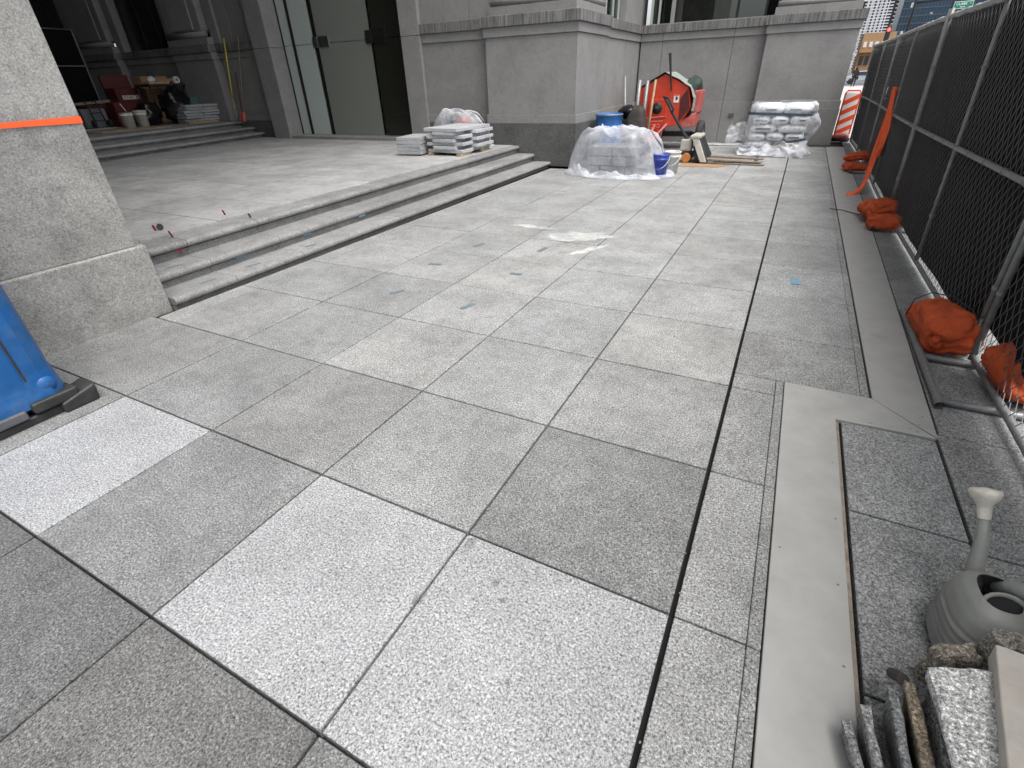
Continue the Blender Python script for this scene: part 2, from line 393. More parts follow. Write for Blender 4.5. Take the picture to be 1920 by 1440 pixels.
for k, (sx_, sy_) in enumerate([(.56, .62), (.56, .95), (.555, 1.3), (.56, 1.68), (.56, 2.1), (.345, 1.4), (.42, 2.8), (.62, 2.8), (.76, 2.57), (.98, 2.58), (1.0, 2.66), (.95, 2.6), (1.03, 2.76), (.82, 3.4), (1.05, 3.4)]):
    if sm is None:
        s_ = MB().lathe([(.0001, .0), (.0045, 0), (.005, -.001)], n=10).build('screw', 'steel_fit', fix=False); sm = s_.data; bpy.data.objects.remove(s_)
    s_ = bpy.data.objects.new('screw', sm); COL.objects.link(s_); s_.parent = dr; s_.matrix_parent_inverse = Matrix.Translation(dr.location).inverted(); s_.location = (sx_, sy_, PZ + .002)
# joint strip right of the plate edge
struct(MB().box(.592, .606, -1.2, 2.53, -.03, -.012).build('joint_filler', 'wood_dirty'))

# ------------------------------------------------------------------ steps and terrace
ZT = .42
def interp(a, b, y, ya=2.0, yb=10.98): return a + (b - a) * (y - ya) / (yb - ya)
SX = [(-4.72, -4.84), (-5.04, -5.25), (-5.39, -5.64)]
SZ = [(.105, .095), (.243, .252), (.400, .412)]
steps = sgrp('entrance_steps')
def nose_prof(x, z, depth, th):
    r = th / 2; p = [(x - depth, z), (x - r, z)]
    for k in range(1, 8):
        t = math.pi / 2 - math.pi * k / 8; p.append((x - r + r * math.cos(t) * .9, z - r + r * math.sin(t)))
    p += [(x - r, z - th), (x - depth, z - th)]; return p
JY = [[1.972, 2.63, 3.52, 4.44, 5.33, 6.25, 7.2, 8.15, 9.1, 10.05, 10.975], [1.972, 2.62, 3.51, 4.45, 5.33, 6.3, 7.2, 8.15, 9.1, 10.0, 10.975], [1.972, 2.65, 3.55, 4.39, 5.37, 6.3, 7.25, 8.2, 9.1, 10.0, 10.975]]
for i in range(3):
    for a, c in zip(JY[i][:-1], JY[i][1:]):
        a += .003; c -= .003
        th = .072 if i else .07
        A = nose_prof(interp(*SX[i], a), interp(*SZ[i], a), .44, th); B = nose_prof(interp(*SX[i], c), interp(*SZ[i], c), .44, th)
        o = MB().extrude([A, B], a, c).build('step_tread', 'granite_step', steps, color=tone(.98 + rnd(-.05, .07), .004))
        # riser
        x0, x1 = interp(*SX[i], a) - .06, interp(*SX[i], c) - .06
        zt0, zt1 = interp(*SZ[i], a) - th - .014, interp(*SZ[i], c) - th - .014
        zb = -.03 if i == 0 else None
        zb0 = zb if zb is not None else interp(*SZ[i - 1], a) + .001; zb1 = zb if zb is not None else interp(*SZ[i - 1], c) + .001
        MB().hexa([(x0 - .05, a, zb0), (x0, a, zb0), (x1, c, zb1), (x1 - .05, c, zb1), (x0 - .05, a, zt0), (x0, a, zt0), (x1, c, zt1), (x1 - .05, c, zt1)]).build('step_riser', 'granite_step', steps, color=tone(.9 + rnd(-.06, .06), .01))
struct(MB().box(-30, -5.78, -8, 12.6, -.05, ZT - .03).build('terrace_bed', 'mortar_bed'))
terr = sgrp('terrace_paving')
xs = [-5.80 - .9 * k for k in range(11)]
for i in range(len(xs) - 1):
    for j in range(-2, 13):
        y0, y1 = .6 + j * .9, .6 + (j + 1) * .9
        if y0 > 11.1: continue
        tile('terrace_tile', xs[i + 1], xs[i], y0, min(y1, 11.55), ZT, 'granite_terrace', terr, tone(1.0 + rnd(-.07, .07), .0), gap=.005, tilt=.0004)
# upper flight
up = sgrp('upper_steps')
UX = [(-13.7, -14.85), (-14.15, -15.22), (-14.45, -15.75)]; UZ = [.56, .70, .86]
for i in range(3):
    for a, c in ((1.0, 3.4), (3.4, 5.6), (5.6, 7.8), (7.8, 9.8), (9.8, 11.38)):
        f = lambda y: interp(*UX[i], y, 6.1, 11.6)
        dp = 2.9 if i == 2 else .62; A = nose_prof(f(a), UZ[i], dp, .075); B = nose_prof(f(c - .004), UZ[i], dp, .075)
        MB().extrude([A, B], a, c - .004).build('step_tread', 'granite_step', up, color=tone(1.05))
        zb = ZT if i == 0 else UZ[i - 1]
        MB().hexa([(f(a) - .3, a, zb), (f(a) - .11, a, zb), (f(c) - .11, c, zb), (f(c) - .3, c, zb), (f(a) - .3, a, UZ[i] - .08), (f(a) - .11, a, UZ[i] - .08), (f(c) - .11, c, UZ[i] - .08), (f(c) - .3, c, UZ[i] - .08)]).build('step_riser', 'granite_step', up, color=tone(1.0))
struct(MB().box(-32, -16.3, -8, 11.4, ZT, .852).build('upper_landing', 'granite_terrace'))

# ------------------------------------------------------------------ office building
bld = thing('office_building', (-4, 16, 0), 'grey granite office building with glass entrance, ledges and panelled base', 'building')
ZC = [(0, .87, 'plinth_block', 'granite_plinth', .045), (.8715, 1.045, 'band_course', 'granite_wall', .03), (1.0465, 2.505, 'stone_panel', 'granite_wall', 0), (2.507, 2.68, 'band_course', 'granite_wall', .035), (2.6815, 2.875, 'cornice_block', 'granite_cornice', .085)]
def courses(x0, x1, y0, y1, px0=0, px1=0, py0=1, joints=(), axis='x', z0=0, tn=1.0, plinth=None):
    for za, zb, nm, mt, p in ZC:
        if zb <= z0: continue
        za = max(za, z0)
        X0, X1, Y0, Y1 = x0 - p * px0, x1 + p * px1, y0 - p * py0, y1
        cuts = [None] + list(joints) + [None]
        for k in range(len(cuts) - 1):
            a, c = cuts[k], cuts[k + 1]
            xa, xb, ya, yb = X0, X1, Y0, Y1
            if axis == 'x':
                if a is not None: xa = a + .004
                if c is not None: xb = c - .004
            else:
                if a is not None: ya = a + .004
                if c is not None: yb = c - .004
            MB().box(xa, xb, ya, yb, za, zb).build(nm, plinth if (plinth and nm == 'plinth_block') else mt, bld, bevel=.006, color=tone(tn * (1 + rnd(-.03, .03)), .0))
courses(-6.45, -4.3, 10.98, 12.95, 1, 1)                                                        # pier by the steps
for za, zb, ins, nm in ((2.877, 3.04, .07, 'stone_block'), (3.16, 6.0, .16, 'stone_panel')):
    MB().box(-6.45 + ins, -4.3 - ins, 10.98 + ins, 12.9, za, zb).build(nm, 'granite_wall', bld, bevel=.006)
MB().tube([(-6.33, 11.09, 3.1), (-4.41, 11.09, 3.1), (-4.41, 12.8, 3.1)], .06, 12).build('torus_moulding', 'granite_wall', bld, smooth=True)
courses(-8.28, -6.46, 11.2, 11.7, 0, 0)                                                         # bay between pier and door
for a, c in ((-8.28, -7.66), (-7.65, -6.98), (-6.97, -6.3)):
    MB().box(a, c, 11.22, 11.7, 2.877, 6).build('stone_panel', 'granite_wall', bld, bevel=.005)
for a, c in ((0.0, 2.66), (2.668, 6.0)):                                                        # right door jamb
    MB().box(-8.83, -8.284, 11.10, 11.75, a, c).build('door_jamb', 'granite_wall', bld, bevel=.008)
    MB().box(-14.02, -13.36, 11.10, 11.75, a, c).build('door_jamb', 'granite_wall', bld, bevel=.008)
courses(-5.2, -4.42, 12.96, 16.8, 0, 1, 0, joints=(14.75,), axis='y', plinth='granite_wall')                             # side of the recess
courses(-4.38, -1.16, 16.15, 16.8, 0, 0, 1, joints=(-3.78, -1.95), plinth='granite_wall')
courses(-1.15, .83, 15.93, 26, 1, 1, 1, plinth='granite_wall')
MB().box(-4.3, .9, 15.80, 15.86, -.01, .05).build('base_strip', 'granite_plinth', bld)
for za, zb, ins in ((2.877, 3.04, .07), (3.16, 6.0, .16)):
    MB().box(-1.15 + ins, .83 - ins, 15.93 + ins, 26, za, zb).build('stone_block', 'granite_wall', bld, bevel=.006)
MB().tube([(-1.04, 16.04, 3.1), (.72, 16.04, 3.1), (.72, 18, 3.1)], .06, 12).build('torus_moulding', 'granite_wall', bld, smooth=True)
# backing walls
MB().box(-5.6, -4.45, 12.97, 17.2, 0, 2.6).build('core_wall', 'interior_dark', bld)
MB().box(-4.44, -1.17, 16.3, 17.0, 0, 2.6).build('core_wall', 'interior_dark', bld)
# windows over the ledge
def window(name, x0, x1, y, z0, z1, mulls, facing='y', mat='window_glass', fr='reveal_stone', depth=.18):
    root = bpy.data.objects.new(name, None); COL.objects.link(root); root.parent = bld; root.matrix_parent_inverse = Matrix.Translation(bld.location).inverted()
    def bx_(a, b2, d0, d1, c, d, nm, mt):
        m = MB().box(a, b2, y + d0, y + d1, c, d) if facing == 'y' else MB().box(y - d1, y - d0, a, b2, c, d)
        q = m.build(nm, mt); q.parent = root; return q
    edges = [x0] + list(mulls) + [x1]
    for i in range(len(edges) - 1): bx_(edges[i] + .03, edges[i + 1] - .03, depth, depth + .012, z0 + .02, z1, 'pane', mat)
    for e in edges: bx_(e - .028, e + .028, depth - .03, depth + .05, z0, z1, 'mullion', fr)
    bx_(x0 - .05, x1 + .05, depth - .05, depth + .1, z0 - .012, z0 + .018, 'sill_frame', 'granite_wall')
    bx_(x0 - .3, x1 + .3, 1.2, 1.25, z0 - .1, z1, 'interior_wall', 'interior_dark')
    return root
window('window', -3.55, -1.32, 16.2, 2.89, 6, (-2.0,), fr='bronze')
window('window', -4.2, -3.62, 16.2, 2.89, 6, (-4.0,), mat='door_glass')
window('window', 13.1, 14.75, -4.5, 2.89, 6, (13.75, 14.3), 'x', mat='door_glass', fr='reveal_stone')
MB().box(-5.2, -4.48, 14.85, 16.9, 2.877, 6).build('stone_panel', 'granite_wall', bld, bevel=.005)
MB().box(-3.66, -3.58, 16.21, 16.9, 2.877, 6).build('stone_panel', 'granite_wall', bld, bevel=.005)
# entrance
ent = bpy.data.objects.new('glass_entrance', None); COL.objects.link(ent); ent.location = (-11, 11.5, .4); ent.parent = bld; ent.matrix_parent_inverse = Matrix.Translation(bld.location).inverted()
def ep(mb, nm, mt, bevel=0, color=None):
    q = mb.build(nm, mt, bevel=bevel, color=color); q.parent = ent; q.matrix_parent_inverse = Matrix.Translation(ent.location).inverted(); return q
ep(MB().box(-13.42, -8.8, 11.14, 11.9, .38, .50), 'door_sill', 'granite_wall', .008)
ep(MB().box(-8.84, -8.80, 11.1, 11.14, .38, .4), 'sill_shim', 'granite_wall')
GY = 11.62
for a, c in ((-13.33, -12.98), (-12.90, -12.2), (-12.04, -10.2), (-10.12, -8.86)):
    gm = 'pale_lit_glass' if c < -12.1 else 'grey_sheen_glass' if c < -10.15 else 'dusk_glass'; ep(MB().box(a, c, GY, GY + .014, .505, 2.70), 'glass_pane', gm); ep(MB().box(a, c, GY, GY + .014, 2.712, 6), 'glass_pane', gm)
ep(MB().box(-13.355, -13.33, GY - .03, GY + .05, .5, 6), 'mullion', 'bronze'); ep(MB().box(-12.98, -12.90, GY - .03, GY + .06, .5, 6), 'mullion', 'bronze')
ep(MB().box(-12.16, -12.10, GY - .005, GY + .09, .5, 6), 'glass_fin', 'bronze')
for a, c in ((-8.93, -8.87), (-9.0, -8.97)): ep(MB().box(a, c, GY - .05, GY + .05, .5, 6), 'mullion', 'bronze')
ep(MB().box(-12.2, -12.02, GY - .035, GY + .05, 2.62, 2.86), 'door_fitting', 'steel_fit', .004); ep(MB().box(-12.0, -11.62, GY - .03, GY + .04, 2.62, 2.86), 'door_fitting', 'steel_fit', .004)
ep(MB().box(-10.32, -10.1, GY - .05, GY + .06, 2.62, 2.9), 'door_fitting', 'black_steel', .004); ep(MB().box(-10.08, -9.7, GY - .03, GY + .04, 2.62, 2.9), 'door_fitting', 'bronze', .004)
ep(MB().box(-14.0, -13.37, 11.76, 13.9, .4, 6), 'reveal_wall', 'reveal_stone'); ep(MB().box(-13.36, -13.30, 13.2, 13.5, .4, 6), 'inner_mullion', 'bronze')
ep(MB().box(-13.37, -10.4, 13.9, 14.0, .4, 6), 'lobby_wall', 'grey_toolbox'); ep(MB().box(-12.6, -6, 15.9, 16, .4, 6), 'lobby_wall', 'interior_wood')
ep(MB().box(-13.4, -6, 11.9, 16, .40, .44), 'lobby_floor', 'granite_plinth'); ep(MB().box(-9.2, -8.5, 11.9, 15.9, .44, 6), 'lobby_wall', 'interior_dark')
for k in range(5): ep(MB().box(-10.4, -9.2, 14.2 + k * .3, 16, .44 + k * .16, .60 + k * .16), 'lobby_step', 'granite_plinth')
ep(MB().tube([(-10.38, 14.1, 1.4), (-9.4, 15.6, .95)], .02), 'handrail', 'steel_fit')
# facade farther along, behind the upper landing
courses(-15.9, -14.025, 11.42, 11.9, 0, 0, 1, z0=.4, tn=1.0)
courses(-20.85, -17.93, 11.42, 11.9, 0, 0, 1, z0=.8, tn=1.0)
courses(-34, -23.55, 11.42, 11.9, 0, 0, 1, z0=.8, tn=1.0)
MB().box(-14.02, -14.0, 11.2, 11.9, .4, 6).build('stone_panel', 'granite_wall', bld)
for a, c in ((-15.85, -15.2), (-15.19, -14.6), (-14.59, -14.03)): MB().box(a, c, 11.44, 11.9, 2.877, 6).build('stone_panel', 'granite_wall', bld, bevel=.005, color=tone(1.0))
for a, c in ((-17.9, -15.93), (-23.5, -20.9)):
    courses(a + .05, c - .05, 11.2, 11.9, .3, .3, 1, z0=.8, tn=1.0)
    MB().box(a + .02, c - .02, 11.17, 11.9, 2.877, 3.05).build('pilaster_base', 'granite_wall', bld, bevel=.006, color=tone(1.0))
    MB().tube([(a + .06, 11.2, 3.13), (c - .06, 11.2, 3.13)], .075, 12).build('torus_moulding', 'granite_wall', bld, smooth=True, color=tone(1.0))
    MB().box(a + .18, c - .18, 11.18, 11.9, 3.21, 6).build('pilaster_shaft', 'granite_wall', bld, bevel=.01, color=tone(1.0))
    MB().box(a + .5, c - .5, 11.145, 11.3, 3.24, 6).build('pilaster_panel', 'granite_wall', bld, bevel=.015, color=tone(1.0))
    MB().box(c - .1, c + .25, 11.36, 11.9, 2.88, 6).build('window_jamb', 'granite_wall', bld, bevel=.01, color=tone(1.0))
    MB().box(a - .25, a + .1, 11.36, 11.9, 2.88, 6).build('window_jamb', 'granite_wall', bld, bevel=.01, color=tone(1.0))
window('window', -20.6, -18.1, 11.45, 2.89, 6, (-19.7, -18.9), fr='bronze')
window('window', -33, -23.8, 11.45, 2.89, 6, (-27, -25.2), fr='bronze')
# upper storeys, portico ceiling and the wing that closes the portico
MB().box(-36, -4.55, 11.5, 30, 6.001, 26).build('upper_storeys', 'granite_wall', bld)
MB().box(-4.549, .7, 16.4, 30, 6.001, 26).build('upper_storeys', 'granite_wall', bld)
MB().box(-36, -5.2, -14, 11.6, 14.0, 14.3).build('portico_ceiling', 'ceiling_paint', bld)
MB().box(-36, -5.0, -14, 11.45, 14.35, 24).build('upper_storeys', 'granite_wall', bld)
MB().box(-5.9, -4.95, 1.9, 11.0, 13.2, 14.3).build('lintel', 'granite_wall', bld)
MB().box(-36, -35, -14, 11.6, .4, 14).build('portico_end_wall', 'granite_wall', bld)
MB().box(-36, -6.6, -5, -4, 0, 14).build('portico_wing_wall', 'granite_wall', bld)
MB().box(-36, -6.6, -4.1, -3.85, 2.55, 2.85).build('portico_wing_ledge', 'granite_wall', bld)
MB().box(-1.74, -1.60, 16.085, 16.11, .66, .755).build('wall_vent', 'grey_skid', bld)
MB().box(-1.73, -1.61, 16.078, 16.086, .70, .71).build('vent_slat', 'galvanised', bld)

# stone pillar left of the steps
pil = thing('stone_pillar', (-5.6, 1, 0), 'weathered beige stone pillar with orange tape round it beside the steps', 'pillar')
MB().box(-6.7, -4.80, -3.8, 1.965, -.03, .60).build('pillar_plinth', 'limestone', pil, bevel=.02, seg=3)
MB().box(-6.66, -4.835, -3.8, 1.905, .601, 14.2).build('pillar_shaft', 'limestone', pil, bevel=.008, seg=2)
def tp(u, v):
    y = 2.0 - u * 1.9; z = 1.565 + .006 * math.sin(u * 5) - .03 * u + (v - .5) * .05 * (1 - .55 * min(1, u * 1.9)); x = -4.83 + (.002 + .05 * math.sin(min(1, max(0, (y - 1.905) / .09 * -1 + .0)) * 3.14) * 0 + .012 * (1 - math.cos(u * 9)) * .5)
    if y > 1.905: x = -4.829 - (y - 1.905) * 2; y = 1.911
    return (x, y, z)
tag(MB().grid(tp, 40, 2).build('orange_tape', 'orange_tape', fix=False), 'bright orange plastic tape stretched across the beige pillar', 'tape')

# ------------------------------------------------------------------ portable toilet
tl = thing('portable_toilet', (-4.2, .1, 0), 'blue portable toilet on black skid feet beside the beige pillar', 'portable toilet')
def tprof(z):
    c = .09; x0, x1, y0, y1 = -4.72, -3.755, -.55, .70
    return [(x0, y0), (x1 - c, y0), (x1 - .03, y0 + .02), (x1, y0 + c), (x1, y1 - c), (x1 - .03, y1 - .03), (x1 - c, y1), (x0, y1)]
mb = MB(); zs = [.10, .16, .30, 2.1]
for i, z in enumerate(zs): mb.v += [(x - (.012 if z > .2 else 0), y - (.012 if z > .2 else 0), z) for x, y in tprof(z)]
for i in range(3): mb.f += [(i * 8 + k, i * 8 + (k + 1) % 8, (i + 1) * 8 + (k + 1) % 8, (i + 1) * 8 + k) for k in range(8)]
mb.f += [tuple(range(8)), tuple(range(24, 32))]
mb.build('body', 'blue_toilet', tl, bevel=.012, seg=3)
dr_ = MB().box(-3.80, -3.7615, -.44, .512, .125, 2.0).build('door', 'blue_toilet', tl, bevel=.01, seg=2)
MB().box(-3.80, -3.7645, .516, .528, .10, 2.05).build('door_gap', 'black_plastic', tl)
MB().lathe([(.001, .02), (.05, .015), (.055, 0)], (-3.775, .60, .21), 14, ry(90)).build('moulded_boss', 'blue_toilet', tl, smooth=True)
MB().box(-3.84, -3.735, -.55, .44, .06, .118).build('base_rail', 'grey_skid', tl, bevel=.015, seg=3)
MB().box(-3.88, -3.73, .47, .72, .07, .14).build('corner_foot', 'black_plastic', tl, bevel=.02, seg=3)
MB().hexa([(-3.90, .60, .0), (-3.72, .60, .0), (-3.72, .80, .0), (-3.90, .80, .0), (-3.90, .60, .07), (-3.72, .60, .07), (-3.72, .81, .12), (-3.90, .81, .12)]).build('skid_end', 'black_plastic', tl, bevel=.02, seg=3)
MB().box(-3.84, -3.76, -.5, .63, .0, .055).build('skid', 'black_plastic', tl, bevel=.01)
MB().box(-4.7, -4.62, -.5, .78, .0, .1).build('skid', 'black_plastic', tl, bevel=.01)

# ------------------------------------------------------------------ fence
FX, FL = 1.385, .047
JO = [-.55, 3.68, 7.9, 12.35, 16.95]
FLAB = ['chain link fence panel with dark screen behind the watering can', 'screened chain link fence panel between the big single sandbag and the sandbag pair', 'screened chain link fence panel with an orange ribbon tied to it', 'screened chain link fence panel ending at the striped barricade']
def fpos(y, z, d=0): return Vector((FX - FL * z + d + .03 * math.sin(y * .55), y, z))
for i in range(4):
    a, c = JO[i] + .05, JO[i + 1] - .05
    fp = thing('mesh_fence', (FX, (a + c) / 2, 0), FLAB[i], 'fence', 'temporary fence panels along the sidewalk')
    for y in (a, c): MB().tube([fpos(y, .03), fpos(y, 2.25)], .0215, 10).build('post', 'galv_fence', fp, smooth=True)
    mid = (a + c) / 2
    MB().tube([fpos(mid, .06), fpos(mid, 2.16)], .019, 10).build('post', 'galv_fence', fp, smooth=True)
    for z, r in ((.055, .021), (1.09, .021), (2.17, .019)):
        MB().tube([fpos(a + (c - a) * k / 6, z) for k in range(7)], r, 10).build('rail', 'galv_fence', fp, smooth=True)
    for z in (.5, 1.09, 1.7):
        for y in (a, c, mid): MB().tube([fpos(y, z - .012), fpos(y, z + .012)], .0265, 10).build('clamp', 'galvanised', fp)
    for k in range(9):
        y = a + (c - a) * (k + .5) / 9; p = fpos(y, 1.09); MB().tube([p + Vector((0, -.006, 0)), p + Vector((0, .006, 0))], .026, 10).build('tie_ring', 'galvanised', fp)
    # chain link wires
    W = .054; mb = MB(); r_ = .0020; nw = int((c - a) / W)
    for j in range(nw):
        y = a + W * (j + .5); n = int(2.1 / (W * 1.0)); vs = []
        for k in range(n + 1):
            z = .07 + k * 2.09 / n; ph = 1 if (k + j) % 2 else -1; yy = y + W * .53 * ph; d = .004 * ph
            yy += .006 * nz(y * 2, z * 2, 0)
            p = fpos(yy, z, d - .004)
            vs += [p + Vector((-r_, 0, r_)), p + Vector((r_, -r_, 0)), p + Vector((r_ * .4, r_, -r_ * .6))]
        fs = [(k * 3 + q, k * 3 + (q + 1) % 3, k * 3 + 3 + (q + 1) % 3, k * 3 + 3 + q) for k in range(n) for q in range(3)]
        mb.add(vs, fs)
    tag(mb.build('chain_link', 'wire', fp, fix=False), kind='stuff')
    zb = .10 if i else .25
    def sc_(u, v):
        y = a - .07 + (c - a + .13) * u; z0 = zb + .02 * nz(u * 5 + i * 5, 1, 0)
        z = z0 + (2.15 - z0) * v
        return fpos(y, z, .028 + .014 * nz(u * 7 + i * 3, v * 4, 2) + .006 * nz(u * 30, v * 12, 5))
    MB().grid(sc_, 70, 26).build('privacy_screen', 'screen_cloth', fp, smooth=True, fix=False)
    def hem(u, v):
        y = a + (c - a) * u; t = v * 2 * math.pi; rr = .026 + .007 * nz(u * 40 + i, v * 2, 0)
        q = fpos(y, 2.175, 0); return q + Vector((rr * math.cos(t) * .9, 0, rr * math.sin(t) + .006 * nz(u * 25, 3, i)))
    MB().grid(hem, 90, 8).build('screen_hem', 'hem', fp, smooth=True, fix=False)
# stands under the joints
def stand(y, label):
    s = thing('fence_stand', (1.3, y, 0), label, 'fence stand', 'pipe stands at the fence joints')
    for yy in (y - .72, y - .12):
        MB().tube([(1.13, yy, .024), (1.8, yy, .024)], .022, 10).build('cross_pipe', 'galvanised', s, smooth=True)
    for xx in (1.125, 1.82):
        mb = MB().tube([(xx, y - .78, .026), (xx, y + .75, .026)], .024, 12, cap=False)
        mb.tube([(xx, y - .78, .026), (xx, y + .75, .026)], .020, 12, cap=False); mb.build('side_pipe', 'galvanised', s, smooth=True, fix=False)
    MB().tube([(1.385, y, .03), (1.38, y, .30)], .018, 8).build('socket', 'galvanised', s)
stand(3.68, 'galvanised pipe stand under the single big sandbag')
stand(7.9, 'galvanised pipe stand under the sandbag pair')
stand(12.35, 'galvanised pipe stand under the sandbags by the orange ribbon end')
# sandbags
def sandbag(c, size, M, label, seed, amp=.2, tp=.6, mat='orange_woven', group='orange sandbags weighing down the fence'):
    c = Vector(c); mb = MB(); sg = lambda q, p: math.copysign(abs(q) ** p, q); size = (size[0] * 1.2, size[1] * 1.18, size[2] * 1.2)
    def f(u, v):
        a = 2 * math.pi * u; t = math.pi * (v - .5)
        cx, cy = sg(math.cos(a), .5), sg(math.sin(a), .5)
        r = max(0, math.cos(t)) ** .42; x, y = cx * r, cy * r
        z = math.copysign(abs(math.sin(t)) ** .8, t) * (1 - .30 * max(abs(x), abs(y)) ** 5)
        ang = math.atan2(y, x); ear = .16 * max(0, r - .6) * (1 + math.cos(4 * ang + 3.1416)) / 2
        x *= 1 + ear; y *= 1 + ear
        if v > .97: pass
        p = Vector((x * size[0] / 2, y * size[1] / 2, z * size[2] / 2))
        p.x *= 1 - tp * (y + 1) * .28; p.z *= 1 - tp * max(0, y) * .35
        cre = max(0, 1 - abs(nz(p.x * 7 + seed * 2, p.y * 7 + seed, p.z * 6)) * 3.2); cr2 = max(0, 1 - abs(nz(p.x * 15 - seed, p.y * 15 + seed, p.z * 12)) * 3)
        k = 1 + amp * .8 * nz(p.x * 4 + seed, p.y * 4 - seed, p.z * 6) - .13 * cre ** 1.3 - .05 * cr2
        p = p * k; p.z += .006 * math.sin((p.x * 1.2 + p.y) * 60 + seed) * (1 - abs(z)) 
        q = c + M @ p
        q.z = max(q.z, .004 + .002 * nz(p.x * 9, p.y * 9, 1))
        return q
    o = mb.grid(f, 72, 44).build('sandbag', mat, smooth=True, origin=tuple(c))
    return tag(o, label, 'sandbag', group)
sandbag((1.25, 3.93, .14), (.30, .56, .26), rz(8) @ ry(-20), 'bulging orange sandbag with dark cord on a pipe stand', 1)
sandbag((1.57, 3.26, .17), (.40, .42, .28), rz(20) @ ry(20), 'orange sandbag lying behind the chain link fence foot', 2)
sandbag((1.22, 7.78, .15), (.44, .50, .20), rz(15) @ ry(-10), 'larger orange sandbag of the pair slumped against the fence', 3)
sandbag((1.24, 7.30, .10), (.38, .34, .15), rz(-6) @ ry(-5), 'smaller flat orange sandbag lying below the larger bag', 4)
sandbag((1.20, 11.95, .09), (.42, .40, .13), rz(5), 'lower orange sandbag of the small stack by the ribbon', 5)
sandbag((1.22, 12.25, .24), (.40, .45, .13), rz(-8) @ ry(-8), 'upper orange sandbag of the small stack by the ribbon', 6)
tag(MB().tube([(1.08, 4.12, .10), (1.09, 4.1, .24), (1.15, 4.0, .335), (1.24, 3.88, .36), (1.33, 3.76, .33), (1.40, 3.70, .25)], .004, 6).build('cord', 'black_plastic', smooth=True), 'dark cord tying the big sandbag to the fence', 'cord')
tag(MB().tube([(.70, 8.25, .012), (.86, 8.2, .012), (1.0, 8.02, .012), (1.12, 7.95, .02), (1.2, 7.9, .05)], .005, 6).build('cord', 'black_plastic', smooth=True), 'thin dark cord lying across the paving edge', 'cord')
# ribbon
def rib(path, w, name, label):
    mb = MB(); P = [Vector(p) for p in path]; n = 60; L = len(P) - 1
    def at(t):
        k = min(L - 1, int(t * L)); f = t * L - k; f2 = f
        a = P[max(k - 1, 0)]; b = P[k]; c = P[k + 1]; d = P[min(k + 2, L)]
        return .5 * ((2 * b) + (-a + c) * f2 + (2 * a - 5 * b + 4 * c - d) * f2 * f2 + (-a + 3 * b - 3 * c + d) * f2 ** 3)
    vs = []
    for i in range(n + 1):
        t = i / n; p = at(t); tw = .5 * math.sin(t * 9) ; dd = Vector((-.62 * math.cos(tw * .4), .6 * math.cos(tw), .3 * math.sin(tw * 2) + .15)).normalized()
        ww = w * (1 - .35 * abs(math.sin(t * 7)))
        vs += [p - dd * ww / 2, p + Vector((-.012 * math.sin(t * 20), 0, 0)), p + dd * ww / 2]
    fs = [(i * 3 + q, i * 3 + q + 1, i * 3 + q + 4, i * 3 + q + 3) for i in range(n) for q in (0, 1)]
    o = mb.add(vs, fs).build(name, 'orange_tape', fix=False, smooth=True); m = o.modifiers.new('th', 'SOLIDIFY'); m.thickness = .002
    return tag(o, label, 'ribbon')
rib([(1.27, 10.35, 1.45), (1.24, 10.25, 1.36), (1.255, 10.0, 1.02), (1.25, 9.82, .72), (1.26, 9.95, .55), (1.26, 10.3, .48)], .13, 'orange_ribbon', 'short folded orange ribbon hanging in a loop on the fence')
rib([(1.265, 10.4, 1.44), (1.25, 10.25, 1.2), (1.235, 10.1, .8), (1.22, 9.95, .42), (1.16, 9.6, .12), (1.04, 9.45, .02), (.97, 9.4, .016)], .11, 'orange_ribbon', 'long orange ribbon trailing from the fence onto the paving')

# ------------------------------------------------------------------ barricade
br = thing('traffic_barricade', (1.15, 17.25, 0), 'orange and white striped barricade panel between wall and fence', 'barricade')
bc, bw, bh = Vector((1.16, 17.3, 0)), .34, 1.17
MB().box(.99, 1.33, 17.28, 17.33, .12, 1.17).build('panel', 'refl_white', br, bevel=.02)
for k in range(4):
    z = .14 + k * .24; x0, x1 = .995, 1.325
    MB().hexa([(x0, 17.274, z), (x1, 17.274, z + .17), (x1, 17.279, z + .17), (x0, 17.279, z), (x0, 17.274, z + .115), (x1, 17.274, z + .285), (x1, 17.279, z + .285), (x0, 17.279, z + .115)]).build('stripe', 'refl_orange', br)
mb = MB(); mb.tube([(.985, 17.3, .1), (.985, 17.3, 1.15), (1.02, 17.3, 1.21), (1.30, 17.3, 1.21), (1.335, 17.3, 1.15), (1.335, 17.3, .1)], .02, 8); mb.build('rim', 'refl_orange', br, smooth=True)
MB().box(.95, 1.37, 17.15, 17.5, 0, .1).build('base', 'rubber', br, bevel=.02)
tag(pillow((1.14, 17.08, .14), (.42, .24, .16), None, 20, 12, .7, .12, 9, 5).build('sandbag', 'pink_red', smooth=True, origin=(1.14, 17.08, .14)), 'faded pinkish orange sandbag on the barricade foot', 'sandbag')

